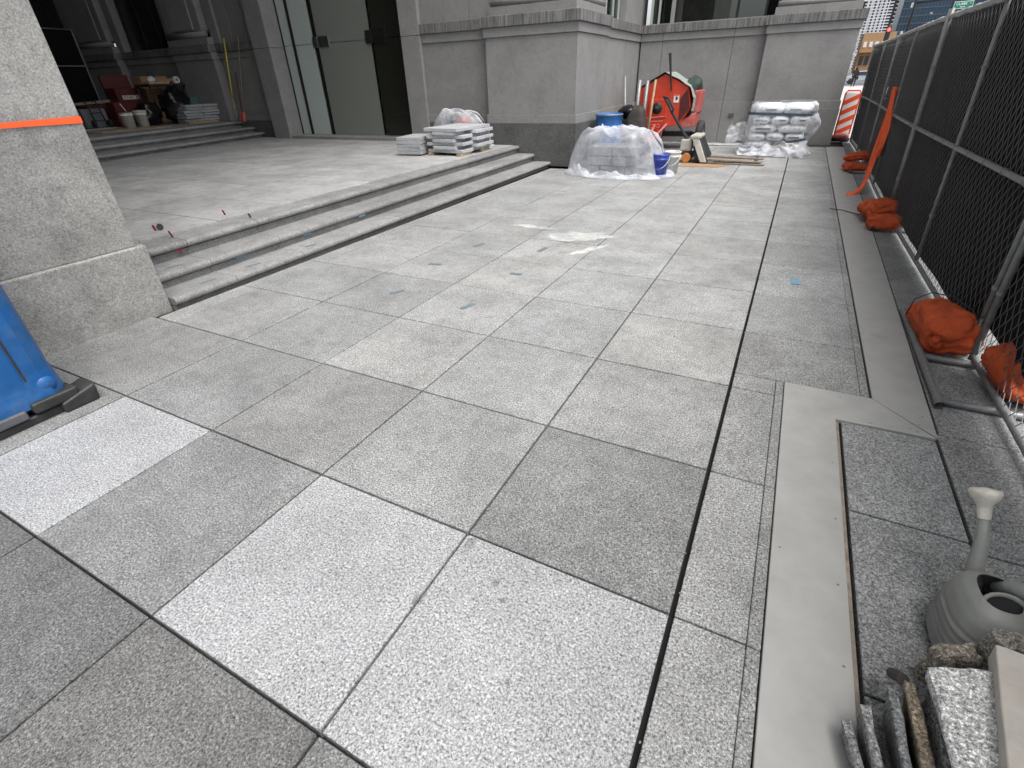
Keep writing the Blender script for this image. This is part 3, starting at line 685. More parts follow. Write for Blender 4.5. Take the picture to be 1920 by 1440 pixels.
# ------------------------------------------------------------------ foreground slabs and watering can
def slab_obj(name, corner, u, v, t, mat, label, cat, group, rough=.004, color=None, nu=9, nv=4):
    """board from corner along vectors u (length), v (width), t (thickness) with uneven broken edges"""
    corner, u, v, t = map(Vector, (corner, u, v, t)); bm = bmesh.new()
    bmesh.ops.create_cube(bm, size=1); bmesh.ops.subdivide_edges(bm, edges=bm.edges[:], cuts=4, use_grid_fill=True)
    for q in bm.verts:
        a, b2, c = q.co.x + .5, q.co.y + .5, q.co.z + .5
        p = corner + u * a + v * b2 + t * c
        edge = sum(1 for k in (a, b2, c) if k < .01 or k > .99)
        d = Vector((nz(p.x * 40, p.y * 40, p.z * 40), nz(p.x * 40 + 9, p.y * 40, p.z * 40), nz(p.x * 40, p.y * 40 + 7, p.z * 40)))
        if edge >= 2: p += d * rough * 2 - (p - (corner + u * .5 + v * .5 + t * .5)).normalized() * rough
        elif edge == 1 and (a < .01 or a > .99 or b2 < .01 or b2 > .99): p += d * rough * 1.5
        q.co = p
    bmesh.ops.recalc_face_normals(bm, faces=bm.faces)
    bmesh.ops.bevel(bm, geom=[e for e in bm.edges if e.calc_face_angle(0) > .8], offset=.0025, segments=1, affect='EDGES')
    me = bpy.data.meshes.new(name); bm.to_mesh(me); bm.free(); me.materials.append(MATS[mat])
    o = bpy.data.objects.new(name, me); COL.objects.link(o)
    if color: o.color = (*color, 1)
    return tag(o, label, cat, group)
def lean(c0, c1, h, th, ang, mat, label, **k):
    """slab standing on its long edge, top-left edge from c0 (far) to c1 (near), leaning right by ang degrees from vertical"""
    c0, c1 = Vector(c0), Vector(c1); u = c1 - c0; ax = u.normalized()
    dnv = Vector((math.sin(R(ang)), 0, -math.cos(R(ang)))); dnv = (dnv - ax * dnv.dot(ax)).normalized()
    tv = ax.cross(dnv).normalized();
    if tv.x < 0: tv = -tv
    return slab_obj('granite_offcut', c0, u * 1.9, dnv * h, tv * th, mat, label, 'stone slab', 'broken slabs piled near the watering can', **k)
lean((.520, .715, .085), (.548, .585, .085), .085, .024, 16, 'granite_rough', 'low thin granite offcut at the plate side of the pile', color=tone(.8, -.01))
lean((.553, .755, .135), (.578, .585, .130), .135, .026, 15, 'granite_rough', 'second thin granite offcut from the plate side of the pile', color=tone(.82, .01))
lean((.610, .810, .185), (.627, .59, .18), .185, .026, 15, 'granite_rough', 'smooth blue grey offcut in the middle of the pile', color=tone(.62, -.03))
lean((.645, .835, .215), (.657, .59, .21), .215, .03, 16, 'granite_rough', 'brown stained granite offcut beside the big speckled piece', color=(.72, .60, .45))
slab_obj('granite_offcut', (.672, .838, .30), (.03, -.50, .0), (.150, .03, .045), (.018, .0, -.052), 'granite_rough', 'large speckled granite offcut with broken edge topping the pile', 'stone slab', 'broken slabs piled near the watering can', .006, tone(1.75))
slab_obj('granite_offcut', (.70, .60, .0), (.0, .22, .0), (.16, .0, .0), (.0, .0, .235), 'granite_rough', 'blocky granite offcut under the big speckled piece', 'stone slab', 'broken slabs piled near the watering can', .006, tone(.7))
slab_obj('granite_offcut', (.745, .925, .08), (.10, .04, .02), (-.02, .05, .0), (.0, .0, .16), 'granite_rough', 'rounded brownish granite chunk behind the big speckled piece', 'stone slab', 'broken slabs piled near the watering can', .01, (.75, .68, .58))
slab_obj('granite_offcut', (.85, .965, .0), (.11, .03, .0), (-.01, .06, .0), (-.0, .0, .335), 'granite_rough', 'upright granite offcut under the beige board end', 'stone slab', 'broken slabs piled near the watering can', .008, (.8, .75, .68))
slab_obj('stone_board', (.812, .925, .375), (-.075, -.48, .0), (.13, -.012, .01), (.01, .0, -.07), 'board_stone', 'long smooth beige stone board lying on the pile', 'stone slab', None, .001)
slab_obj('stone_board', (.80, .5, .0), (.04, .38, .0), (.2, .0, .0), (.0, .0, .29), 'granite_rough', 'grey stone block hidden under the beige board', 'stone slab', None, .003, tone(.7))
MB().tube([(.668, .93, .09), (.664, .865, .165)], .017, 10).build('copper_offcut', 'brown_sack')
tag(bpy.data.objects['copper_offcut'], 'short rusty brown pipe end behind the stone pile', 'pipe')

wc = thing('watering_can', (.94, 1.2, 0), 'grey green plastic watering can with cream rose beside the stone pile', 'watering can')
wcM = rz(3)
def can_body(u, v):
    a = 2 * math.pi * u; sg = lambda q, p: math.copysign(abs(q) ** p, q)
    prof = [(0, .88), (.04, 1.0), (.3, 1.0), (.6, .97), (.8, .88), (.93, .74), (1.0, .5)]
    k = 0
    while k < len(prof) - 2 and v > prof[k + 1][0]: k += 1
    f = (v - prof[k][0]) / (prof[k + 1][0] - prof[k][0]); r = prof[k][1] + (prof[k + 1][1] - prof[k][1]) * f
    x = sg(math.cos(a), .75) * .105 * r; y = sg(math.sin(a), .75) * .145 * r; z = v * .27
    rip = .0055 * math.sin(v * 62 + abs(x) * 55) if .2 < v < .62 else 0
    y += .03 * v
    return Vector((.93, 1.20, .004)) + wcM @ Vector((x * (1 + rip * 10), y * (1 + rip * 6), z))
MB().grid(can_body, 40, 34).build('body', 'can_plastic', wc, smooth=True, fix=False)
tops = Vector((.93, 1.2, .004)) + wcM @ Vector((.012, -.035, .235))
MB().lathe([(.074, -.02), (.078, .008), (.076, .018), (.066, .016), (.062, -.01)], tops, 24, wcM @ rx(30)).build('filler_rim', 'can_plastic', wc, smooth=True, fix=False)
MB().lathe([(.0005, .006), (.066, .006)], tops, 20, wcM @ rx(30)).build('dark_opening_disc', 'cloth_black', wc)  # black disc painted in for the dark hollow inside the can
L = lambda x, y, z: Vector((.93, 1.2, .004)) + wcM @ Vector((x, y, z))
MB().tube([L(0, .12, .10), L(0, .16, .17), L(0, .205, .24), L(0, .25, .31), L(-.01, .285, .37)], [.036, .030, .024, .019, .017], 16).build('spout', 'can_plastic', wc, smooth=True)
d = (L(-.01, .285, .37) - L(0, .25, .31)).normalized(); q = d.to_track_quat('Z', 'Y').to_matrix()
MB().lathe([(.0185, -.01), (.0205, .025), (.024, .042), (.041, .066), (.047, .082), (.042, .092), (.0005, .100)], L(-.01, .285, .37), 24, q).build('rose', 'can_rose', wc, smooth=True)
MB().tube([L(.02, .08, .235), L(.045, .06, .285), L(.075, .01, .31), L(.10, -.06, .285), L(.095, -.12, .20), L(.07, -.14, .12)], [.024, .026, .026, .025, .023, .02], 14).build('handle', 'can_plastic', wc, smooth=True)

# ------------------------------------------------------------------ plastic covered heap by the pier
for lv in range(3):
    for k in range(3 if lv < 1 else 2):
        for j in range(2):
            x = -3.66 + k * .53 + (.24 if lv else 0); y = 10.24 + j * .38
            o = MB().obox((x, y, .09 + lv * .18), (.49, .34, .165), rz(rnd(-5, 5))).build('kerb_block', 'granite_slab', bevel=.008, origin=(x, y, .09 + lv * .18), color=tone(rnd(.55, .8)))
            tag(o, 'grey stone block stacked under the clear plastic heap', 'stone block', 'stone blocks under the plastic heap')
def drape(cx, cy, rx_, ry_, h, fold, seed, skirt=.28, base=0, peak=None):
    def f(u, v):
        a = 2 * math.pi * u; r = v
        cs, sn = math.cos(a), math.sin(a); k = 1 / (abs(cs) ** 2.6 + abs(sn) ** 2.6) ** (1 / 2.6)
        fd = nz(cs * 3 + seed, sn * 3, seed) * .6 + nz(cs * 8 + seed, sn * 8, 3) * .4
        rr = r * (1 + fold * fd * r) * k
        if r < .80: z = h * (1 - .14 * (r / .80) ** 2 - .30 * (r / .80) ** 6)
        elif r < .93: z = h * (.56 * (1 - (r - .80) / .13) ** .7)
        else: z = .0
        x = cx + rx_ * rr * cs; y = cy + ry_ * rr * sn
        rf = max(0, 1 - abs(nz(u * 9 + seed, r * .8, 2)) * 4.5); rg = max(0, 1 - abs(nz(x * 2.2 + seed, y * 2.2, 6)) * 5); z += (nz(x * 1.6 + seed, y * 1.6, 1) * .10 + rf * .14 * r + rg * .08 - .05 + nz(x * 7, y * 7 + seed, 4) * .018) * h * min(1, z / (h * .3) if h else 0)
        if r >= .93: z = max(.008, .03 + .05 * nz(x * 5 + seed, y * 5, 8)) * (1 if r < .99 else .5)
        return (x, y, base + max(z, .006))
    return f
hp = thing('plastic_heap', (-3.1, 10.4, 0), 'translucent plastic sheet draped over a stone heap beside the blue bucket', 'plastic sheet')
MB().grid(drape(-3.12, 10.42, 1.08, .62, .88, .10, 3), 110, 44).build('cover_sheet', 'film_heavy', hp, smooth=True, fix=False)
def skirt(u, v):
    a = -2.9 + u * 3.75; r = .90 + .20 * v * (1 + .5 * nz(u * 6, 3, 0)) + .05 * nz(u * 11, v * 2, 2); x = -3.1 + 1.04 * r * math.cos(a); y = 10.38 + .68 * r * math.sin(a)
    fold = 1 - 2 * abs(nz(u * 10, v * 1.2, 5)); f2 = 1 - 2 * abs(nz(u * 23, v * 2.5, 9))
    z = (.05 + .14 * max(0, fold) + .05 * max(0, f2)) * (1 - v) ** .6 * (.4 + .8 * abs(nz(u * 4, 0, 3)) * 2) + .025 * abs(nz(u * 30, v * 4, 1))
    return (x, y, max(.008, z))
MB().grid(skirt, 130, 9).build('sheet_skirt', 'film_skirt', hp, smooth=True, fix=False)

def bucket(name, c, r0, r1, h, mat, label, lid=None, rim=True, handle=True, cat='bucket', group=None, tilt=None):
    c = Vector(c); t = thing(name, c, label, cat, group)
    p = [(.0005, .002), (r0, .002), (r0 + (r1 - r0) * .75, h * .75), (r0 + (r1 - r0) * .76 + .008, h * .755), (r0 + (r1 - r0) * .82 + .008, h * .80), (r0 + (r1 - r0) * .83, h * .805), (r1 - .002, h * .93), (r1 + .008, h * .94), (r1 + .009, h), (r1 - .004, h), (r1 - .012, h * .9), (r0 - .004, .02), (.0005, .015)]
    MB().lathe(p, c, 24).build('body', mat, t, smooth=True, fix=False)
    if lid: MB().lathe([(.0005, h + .012), (r1 + .004, h + .012), (r1 + .012, h + .006), (r1 + .012, h - .02)], c, 24).build('lid', lid, t)
    if handle: MB().tube([c + Vector((math.cos(k) * (r1 + .01), -.02 - abs(math.sin(k)) * .05 - (r1) * math.sin(k), h * .86 - math.sin(k) * h * .45)) for k in [i * math.pi / 10 for i in range(11)]], .004, 5).build('bail_handle', 'steel_fit', t)
    return t
bucket('bucket', (-2.2, 10.22, 0), .125, .16, .42, 'blue_bucket', 'blue plastic bucket at the edge of the plastic heap')
bucket('bucket', (-2.08, 10.72, 0), .125, .155, .41, 'white_bucket', 'dirty white bucket behind the blue bucket')
for c, lab in (((-2.10, 10.24, .07), 'front'), ):
    pass
# drum and sack
drm = thing('drum', (-3.86, 12.0, 0), 'blue plastic drum standing behind the plastic heap', 'drum')
MB().lathe([(.0005, .0), (.27, .0), (.29, .03), (.305, .30), (.312, .31), (.312, .34), (.305, .35), (.31, .62), (.317, .63), (.317, .66), (.31, .67), (.295, .93), (.305, .94), (.307, 1.0), (.29, 1.005), (.285, .985), (.0005, .98)], (-3.86, 12.0, 0), 32).build('shell', 'blue_drum', drm, smooth=True)
MB().lathe([(.306, .962), (.318, .968), (.318, .992), (.306, .998)], (-3.86, 12.0, 0), 32).build('rim_ring', 'galvanised', drm, smooth=True)
sk_ = tag(pillow((-3.32, 12.35, .56), (.52, .42, 1.12), None, 20, 16, .6, .12, 5, 3).build('brown_sack', 'brown_sack', smooth=True, origin=(-3.32, 12.35, .56)), 'dark brown filled sack with white print behind the plastic heap', 'sack')
def text(s, size, M, mat, parent, name='lettering', ext=.002, align='CENTER'):
    cu = bpy.data.curves.new(name, 'FONT'); cu.body = s; cu.size = size; cu.extrude = ext; cu.align_x = align; cu.align_y = 'CENTER'
    to = bpy.data.objects.new(name, cu); COL.objects.link(to); dg = bpy.context.evaluated_depsgraph_get(); me = bpy.data.meshes.new_from_object(to.evaluated_get(dg)); bpy.data.objects.remove(to)
    me.materials.clear(); me.materials.append(MATS[mat]); o = bpy.data.objects.new(name, me); COL.objects.link(o)
    o.matrix_world = M
    if parent: o.parent = parent; o.matrix_parent_inverse = Matrix.Translation(parent.location).inverted()
    return o
FRONT = Matrix.Rotation(R(90), 4, 'X')
text('KG', .13, Matrix.Translation((-3.30, 12.112, .56)) @ FRONT, 'white_paint', sk_)
tag(pillow((-3.55, 12.5, 1.0), (.45, .4, .28), None, 18, 12, .8, .3, 8, 6).build('black_bundle', 'trash_plastic', smooth=True, origin=(-3.55, 12.5, 1.0)), 'crumpled black plastic bundle above the blue drum', 'plastic bundle')
tag(MB().box(-3.75, -3.36, 12.32, 12.68, 0, .86).build('crate_stack', 'black_plastic', bevel=.02), 'dark crate stack carrying the black bundle', 'crate')
def pole(a, c, r, mat, label, name='steel_pole'): return tag(MB().tube([a, c], r, 8).build(name, mat, smooth=True), label, 'pole')
pole((-3.72, 13.1, .0), (-3.94, 13.3, 1.72), .028, 'galvanised', 'lone grey metal pole leaning above the drum')

# ------------------------------------------------------------------ mortar mixer
mx = thing('mortar_mixer', (-3.0, 14.8, 0), 'red towable mortar mixer with black lever and grey cover', 'mortar mixer')
def V3(x, y, z): return Vector((x, y, z))
prof = [(-3.84, .62), (-3.86, 1.40), (-3.20, 1.74), (-2.60, 1.45), (-2.48, 1.0), (-2.72, .60), (-3.3, .52)]
def sc_prof(s, dz=0): 
    cx, cz = -3.08, 1.15
    return [(cx + (x - cx) * s, cz + (z - cz) * s + dz) for x, z in prof]
MB().extrude([prof, prof], 14.35, 15.35).build('drum_tub', 'red_paint', mx, bevel=.03, seg=3)
MB().extrude([[(-2.60, 1.40), (-2.50, .98), (-2.74, .66), (-2.76, 1.2)]] * 2, 14.335, 14.349).build('painted_shade', 'dark_red', mx)  # thin dark red sheet paints shade onto the tub's right edge
cvr = sc_prof(1.06)
def cov(u, v):
    pts = [(-2.44, .90), (-2.43, 1.2), cvr[3], cvr[2], cvr[1]]; t = u * 4; k = min(3, int(t)); f = t - k
    x = pts[k][0] + (pts[k + 1][0] - pts[k][0]) * f; z = pts[k][1] + (pts[k + 1][1] - pts[k][1]) * f
    y = 14.30 + v * 1.15
    return (x + .02 * nz(u * 12, v * 5, 1), y + (.05 * nz(u * 9, 0, 2) if v < .1 else 0), z + .025 * nz(u * 9, v * 6, 3))
MB().grid(cov, 40, 14).build('grey_cover', 'tarp_grey', mx, smooth=True, fix=False)
pillow((-2.62, 15.0, 1.36), (.42, .75, .62), ry(20), 20, 12, .5, .14, 6, 5).build('green_tarp', 'tarp_green', mx, smooth=True)
MB().tube([(-2.985, 14.24, 1.36), (-3.06, 14.24, 1.75), (-3.13, 14.24, 2.16)], [.022, .024, .034], 8).build('dump_lever', 'black_steel', mx)
MB().lathe([(.0005, .05), (.06, .05), (.12, .03), (.14, 0)], (-3.32, 14.33, .98), 20, rx(90)).build('bearing_hub', 'black_steel', mx, smooth=True)
MB().lathe([(.0005, .07), (.05, .06), (.06, 0)], (-3.32, 14.30, .98), 14, rx(90)).build('hub_cap', 'rubber', mx, smooth=True)
MB().obox((-3.3, 14.335, .98), (.48, .02, .42)).build('hub_plate', 'red_paint', mx, bevel=.01)
st_ = MB().obox((-2.86, 14.342, 1.19), (.13, .006, .17)).build('sticker', 'sticker', mx)
MB().obox((-2.855, 14.338, 1.20), (.05, .004, .07)).build('sticker_mark', 'black_steel', mx)
MB().obox((-2.86, 14.338, 1.262), (.12, .004, .02)).build('sticker_band', 'refl_orange', mx)
for z0, z1, x0, x1 in ((.74, .80, -3.75, -3.05), (.66, .70, -3.7, -3.1), (.52, .56, -3.6, -3.15)): MB().tube([(x0, 14.2, z0), (x1, 14.15, z1)], .022, 6).build('frame_bar', 'pink_red', mx)
MB().hexa([(-3.55, 14.3, .2), (-3.25, 14.3, .2), (-3.25, 15.2, .2), (-3.55, 15.2, .2), (-3.6, 14.3, .62), (-3.2, 14.3, .62), (-3.2, 15.2, .62), (-3.6, 15.2, .62)]).build('frame_box', 'red_paint', mx, bevel=.02)
MB().tube([(-3.3, 14.2, .62), (-3.3, 13.6, .33), (-3.32, 13.2, .26)], .035, 8).build('tow_bar', 'pink_red', mx)
MB().tube([(-3.0, 14.2, .62), (-3.2, 13.5, .3)], .03, 8).build('tow_bar', 'pink_red', mx)
MB().tube([(-3.05, 14.1, .6), (-3.08, 14.0, .35), (-3.06, 14.0, .12)], .014, 6).build('safety_chain', 'galvanised', mx)
MB().box(-2.48, -2.33, 14.6, 15.3, .86, 1.36).build('engine_guard', 'pink_red', mx, bevel=.03, seg=2)
MB().hexa([(-2.75, 14.4, .52), (-2.36, 14.5, .55), (-2.36, 15.3, .55), (-2.75, 15.3, .52), (-2.75, 14.4, .66), (-2.36, 14.5, .88), (-2.36, 15.3, .88), (-2.75, 15.3, .66)]).build('fender', 'pink_red', mx, bevel=.02)
MB().tube([(-3.7, 15.1, .33), (-2.2, 15.1, .33)], .04, 8).build('axle', 'black_steel', mx)
MB().box(-3.5, -2.5, 14.9, 15.3, .28, .38).build('chassis', 'black_steel', mx)
for x in (-2.27, -3.72):
    wl = MB().lathe([(.19, -.09), (.27, -.085), (.325, -.06), (.335, 0), (.325, .06), (.27, .085), (.19, .09)], (x, 15.05, .335), 28, ry(90)).build('tyre', 'rubber', mx, smooth=True)
    MB().lathe([(.0005, .03), (.08, .03), (.1, .0), (.17, .02), (.195, .08), (.2, .0)], (x, 15.05, .335), 20, ry(90)).build('rim', 'cream_paint', mx, smooth=True, fix=False)
POLE = 'grey timber and metal stakes standing in front of the red mixer'
for k, (xa, xb, zz, rr, mt) in enumerate(((-3.80, -3.80, 1.62, .055, 'galvanised'), (-3.62, -3.60, 1.60, .05, 'galvanised'), (-3.46, -3.40, 1.62, .028, 'wood_raw'))):
    o = pole((xa, 14.08, 0), (xb, 14.2, zz), rr, mt, POLE, 'stake'); o['group'] = 'stakes in front of the mixer'
tag(MB().grid(lambda u, v: (-4.1 + u * 3.0, 15.55 + v * .5 + .08 * nz(u * 6, 0, 0), .012 + (.03 + .05 * abs(nz(u * 9, v * 4, 1))) * (1 - abs(v - .5) * 1.2)), 40, 8).build('ground_sheet', 'film_skirt', smooth=True, fix=False), 'pale plastic sheet lying along the wall behind the mixer', 'plastic sheet')

# ------------------------------------------------------------------ pallet jack
pj = thing('pallet_jack', (-1.6, 12.5, 0), 'dirty cream pallet jack with orange wheel and black handle', 'pallet jack')
for y in (12.28, 12.82):
    MB().hexa([(-1.78, y - .09, .05), (-.48, y - .08, .04), (-.48, y + .08, .04), (-1.78, y + .09, .05), (-1.78, y - .09, .115), (-.48, y - .08, .075), (-.48, y + .08, .075), (-1.78, y + .09, .115)]).build('fork', 'wood_dirty', pj, bevel=.012)
    MB().lathe([(.03, -.05), (.045, -.05), (.045, .05), (.03, .05)], (-.62, y, .046), 12, rx(90)).build('load_roller', 'rubber', pj)
MB().hexa([(-1.90, 12.16, .09), (-1.58, 12.16, .05), (-1.58, 12.94, .05), (-1.90, 12.94, .09), (-1.97, 12.3, .52), (-1.84, 12.3, .55), (-1.84, 12.8, .55), (-1.97, 12.8, .52)]).build('head_frame', 'black_steel', pj, bevel=.02)
MB().hexa([(-1.74, 12.12, .03), (-1.60, 12.12, .03), (-1.60, 12.17, .03), (-1.74, 12.17, .03), (-1.99, 12.18, .50), (-1.84, 12.18, .50), (-1.84, 12.23, .50), (-1.99, 12.23, .50)]).build('side_plate', 'cream_paint', pj, bevel=.012)
MB().obox((-1.92, 12.5, .53), (.22, .66, .07)).build('top_bridge', 'cream_paint', pj, bevel=.03, seg=3)
MB().obox((-2.12, 12.42, .35), (.24, .24, .24)).build('pump_body', 'cream_paint', pj, bevel=.03, seg=2)
MB().obox((-2.07, 12.42, .19), (.3, .3, .07)).build('pump_base', 'black_steel', pj, bevel=.02)
for y in (12.24, 12.6): MB().lathe([(.0005, -.035), (.03, -.035), (.09, -.035), (.10, -.025), (.10, .025), (.09, .035), (.03, .035), (.0005, .035)], (-2.07, y, .102), 24, rx(90)).build('steer_wheel', 'orange_wheel', pj, smooth=False)
MB().tube([(-2.12, 12.42, .45), (-2.25, 12.42, .62), (-2.55, 12.44, 1.0)], [.045, .03, .028], 8).build('handle_bar', 'black_steel', pj)
MB().tube([(-2.55, 12.44, 1.0), (-2.5, 12.36, 1.06), (-2.64, 12.34, 1.27), (-2.76, 12.42, 1.30), (-2.76, 12.5, 1.28), (-2.62, 12.54, 1.08), (-2.55, 12.44, 1.0)], .026, 8).build('handle_grip', 'black_plastic', pj)
tag(MB().hexa([(-2.12, 11.62, .0), (-1.28, 11.72, .0), (-1.12, 12.12, .0), (-2.1, 12.15, .0), (-2.12, 11.62, .006), (-1.28, 11.72, .012), (-1.12, 12.12, .006), (-2.1, 12.15, .006)]).build('cardboard_sheet', 'cardboard'), 'flat brown cardboard sheet under the pallet jack wheel', 'cardboard')
for k in range(3):
    tag(MB().obox((-1.0, 12.2 + .15 * k, .02 + .001 * k), (1.15 - k * .2, .11, .02), rz(-3 + 2 * k)).build('plank', 'wood_dirty', bevel=.004), 'weathered plank lying under the pallet jack forks', 'plank', 'planks under the pallet jack')

# ------------------------------------------------------------------ bagged pallet
pl = thing('wooden_pallet', (-.42, 14.4, 0), 'wooden pallet under the wrapped white bags', 'pallet')
for k in range(5): MB().box(-1.05, .22, 13.86 + k * .235, 13.98 + k * .235, .10, .122).build('deck_board', 'wood_dirty', pl, bevel=.003)
for x in (-1.05, -.48, .10): MB().box(x, x + .11, 13.85, 14.93, .0, .099).build('stringer', 'wood_dirty', pl, bevel=.003)
rows = [.215, .39, .565, .74, .955]
for i, z in enumerate(rows):
    n = 3 if i % 2 else 2; wdt = 1.22 / n; hb = .23 if i == 4 else .19
    for k in range(n):
        for j in range(2):
            x = -1.03 + wdt * (k + .5) + .02 * i; y = 14.12 + j * .52
            o = pillow((x, y, z), (wdt * 1.0, .52, hb), rz(rnd(-3, 3)), 22, 12, .45, .08, i * 7 + k + j, 5).build('mortar_bag', 'bag_paper', smooth=True, origin=(x, y, z))
            tag(o, 'white paper mortar bag in the wrapped pallet stack', 'bag', 'mortar bags on the wrapped pallet')
            if j == 0: MB().grid(lambda u, v, x=x, y=y, z=z, w_=wdt: (x + (u - .5) * w_ * .55, y - .256 - .004 * math.cos((u - .5) * 3), z + (v - .5) * .035), 4, 1).build('print_band', 'bag_print', o, fix=False)
wr = thing('pallet_wrap', (-.42, 14.4, 0), 'clear stretch film wrapped round the white bags with two straps', 'plastic wrap')
def wrap(u, v):
    a = 2 * math.pi * u; sg = lambda q, p: math.copysign(abs(q) ** p, q)
    z = .05 + v * 1.06; k = 1 + .04 * nz(math.cos(a) * 4, math.sin(a) * 4, z * 5) + .03 * nz(math.cos(a) * 11, math.sin(a) * 11, z * 9)
    k *= 1 - .10 * math.exp(-((z - .87) / .03) ** 2) * .5 - (.14 * max(0, (v - .9) / .1) ** 2)
    if v < .12: k *= 1 + (.12 - v) * 1.6
    lump = .16 * max(0, math.cos(a)) * math.exp(-((z - .62) / .22) ** 2)
    return (-.40 + .06 * v + sg(math.cos(a), .35) * .70 * k + lump, 14.40 + sg(math.sin(a), .35) * .60 * k, z)
MB().grid(wrap, 80, 34).build('wrap_side', 'film_light', wr, smooth=True, fix=False)
MB().grid(lambda u, v: (-1.0 + u * 1.27, 13.86 + v * 1.06, 1.05 + .04 * math.sin(u * 9) * .3 + .02 * nz(u * 6, v * 6, 0) - .05 * (2 * abs(u - .5)) ** 6), 20, 16).build('wrap_top', 'film_light', wr, smooth=True, fix=False)
MB().grid(lambda u, v: (-1.06 - .42 * u + .05 * nz(u * 6, v * 6, 1), 13.95 + .25 * v, .32 + v * .4 - .12 * u + .07 * nz(u * 5, v * 7, 4)), 12, 12).build('loose_film', 'film_light', wr, smooth=True, fix=False)
for z, dz in ((.87, -.02), (.245, .13)):
    mb = MB(); n = 40; vs = []
    for i in range(n):
        a = 2 * math.pi * i / n; sg = lambda q, p: math.copysign(abs(q) ** p, q)
        x = -.39 + sg(math.cos(a), .3) * .705; y = 14.4 + sg(math.sin(a), .3) * .615
        zz = z + dz * (x + .39) / .7; vs += [(x, y, zz - .026), (x, y, zz + .026)]
    mb.add(vs, [(2 * i, 2 * ((i + 1) % n), 2 * ((i + 1) % n) + 1, 2 * i + 1) for i in range(n)]).build('strap', 'strap_blue', wr, fix=False)
def torn(u, v):
    x = -1.12 + u * 1.42; fold = max(0, 1 - abs(nz(u * 5, v * 2.5, 4)) * 2.5)
    z = (1 - v) ** .8 * (.20 + .10 * u + .06 * nz(u * 7, 1, 2)) + .05 * fold; y = 13.80 - .30 * v ** 1.5 - .06 * fold + .05 * nz(u * 9, v * 3, 7)
    return (x + .04 * nz(u * 9, v * 5, 1), y, max(.012, z))
tag(MB().grid(torn, 70, 14).build('torn_film', 'film_skirt', smooth=True, fix=False), 'crumpled torn film with yellowish scraps at the pallet foot', 'plastic scraps')
tag(MB().obox((-.35, 13.82, .17), (.9, .06, .12), ry(-7)).build('folded_sack', 'wood_raw', bevel=.02), 'folded yellowish sack at the pallet foot', 'sack')

# ------------------------------------------------------------------ slab stacks on the terrace
SL = 'light grey granite slab in the staggered stack on wooden blocks'
z = ZT + .05
for lv in range(7):
    th = .062; sh = (lv % 2)
    for k, (x0, x1, y0, y1) in enumerate([(-6.80, -5.92, 8.93, 9.33), (-6.74, -5.98, 9.37, 9.77), (-6.78, -6.0, 9.81, 10.2)] if not sh else [(-6.62, -6.08, 8.88, 9.3), (-6.72, -5.86, 9.4, 9.76), (-6.7, -5.9, 9.84, 10.18)]):
        if lv == 6:
            if k: continue
            x0, x1, y0, y1 = -6.80, -5.95, 8.88, 10.1
        cx, cy = (x0 + x1) / 2, (y0 + y1) / 2; zz = z + .034 + lv * .066
        o = MB().obox((cx, cy, zz), (x1 - x0, y1 - y0, th), rz(rnd(-4, 4))).build('granite_slab', 'granite_slab', bevel=.006, origin=(cx, cy, zz), color=tone(rnd(1.15, 1.35)))
        tag(o, SL if lv < 6 else 'long top slab capping the staggered stack on the terrace', 'stone slab', 'slabs in the staggered terrace stack' if lv < 6 else None)
for x, y in ((-6.72, 9.1), (-6.0, 9.08), (-6.65, 9.95), (-6.05, 9.95)):
    tag(MB().box(x - .06, x + .06, y - .2, y + .2, ZT, ZT + .048).build('wood_block', 'wood_raw', bevel=.004), 'raw wood block under the staggered slab stack', 'wood block', 'wood blocks under the slab stack')
for k in range(5):
    zz = ZT + .055 + k * .066
    o = MB().obox((-7.19, 9.12, zz), (.56, .80, .062), rz(8 + rnd(-1.5, 1.5))).build('granite_slab', 'granite_slab', bevel=.005, origin=(-7.19, 9.12, zz), color=tone(rnd(.98, 1.1)))
    tag(o, 'grey granite slab in the neat square stack on the terrace', 'stone slab', 'slabs in the neat terrace stack')
tag(MB().box(-7.3, -7.1, 8.85, 9.4, ZT, ZT + .022).build('wood_block', 'wood_raw'), 'thin wood batten under the neat square slab stack', 'wood block')
th_ = thing('plastic_bundle', (-6.9, 10.2, ZT), 'clear plastic bag full of supplies behind the slab stacks', 'plastic bag')
MB().grid(drape(-7.02, 10.58, .86, .33, .76, .06, 9, base=ZT), 80, 36).build('bag_film', 'film_light', th_, smooth=True, fix=False)
for (x, y, sx_, h, mt, nm, lb) in ((-7.4, 10.6, .4, .42, 'grey_toolbox', 'supply_box', 'grey box inside the clear plastic bag'), (-6.9, 10.58, .24, .58, 'refl_orange', 'supply_box', 'orange and white pail inside the clear plastic bag'), (-6.58, 10.58, .28, .46, 'brown_sack', 'supply_box', 'dark bundle inside the clear plastic bag'), (-7.14, 10.62, .25, .54, 'strap_blue', 'supply_box', 'blue grey packet inside the clear plastic bag')):
    tag(MB().obox((x, y, ZT + h / 2), (sx_, .24, h), rz(rnd(-12, 12))).build(nm, mt, bevel=.03, seg=2), lb, 'box')

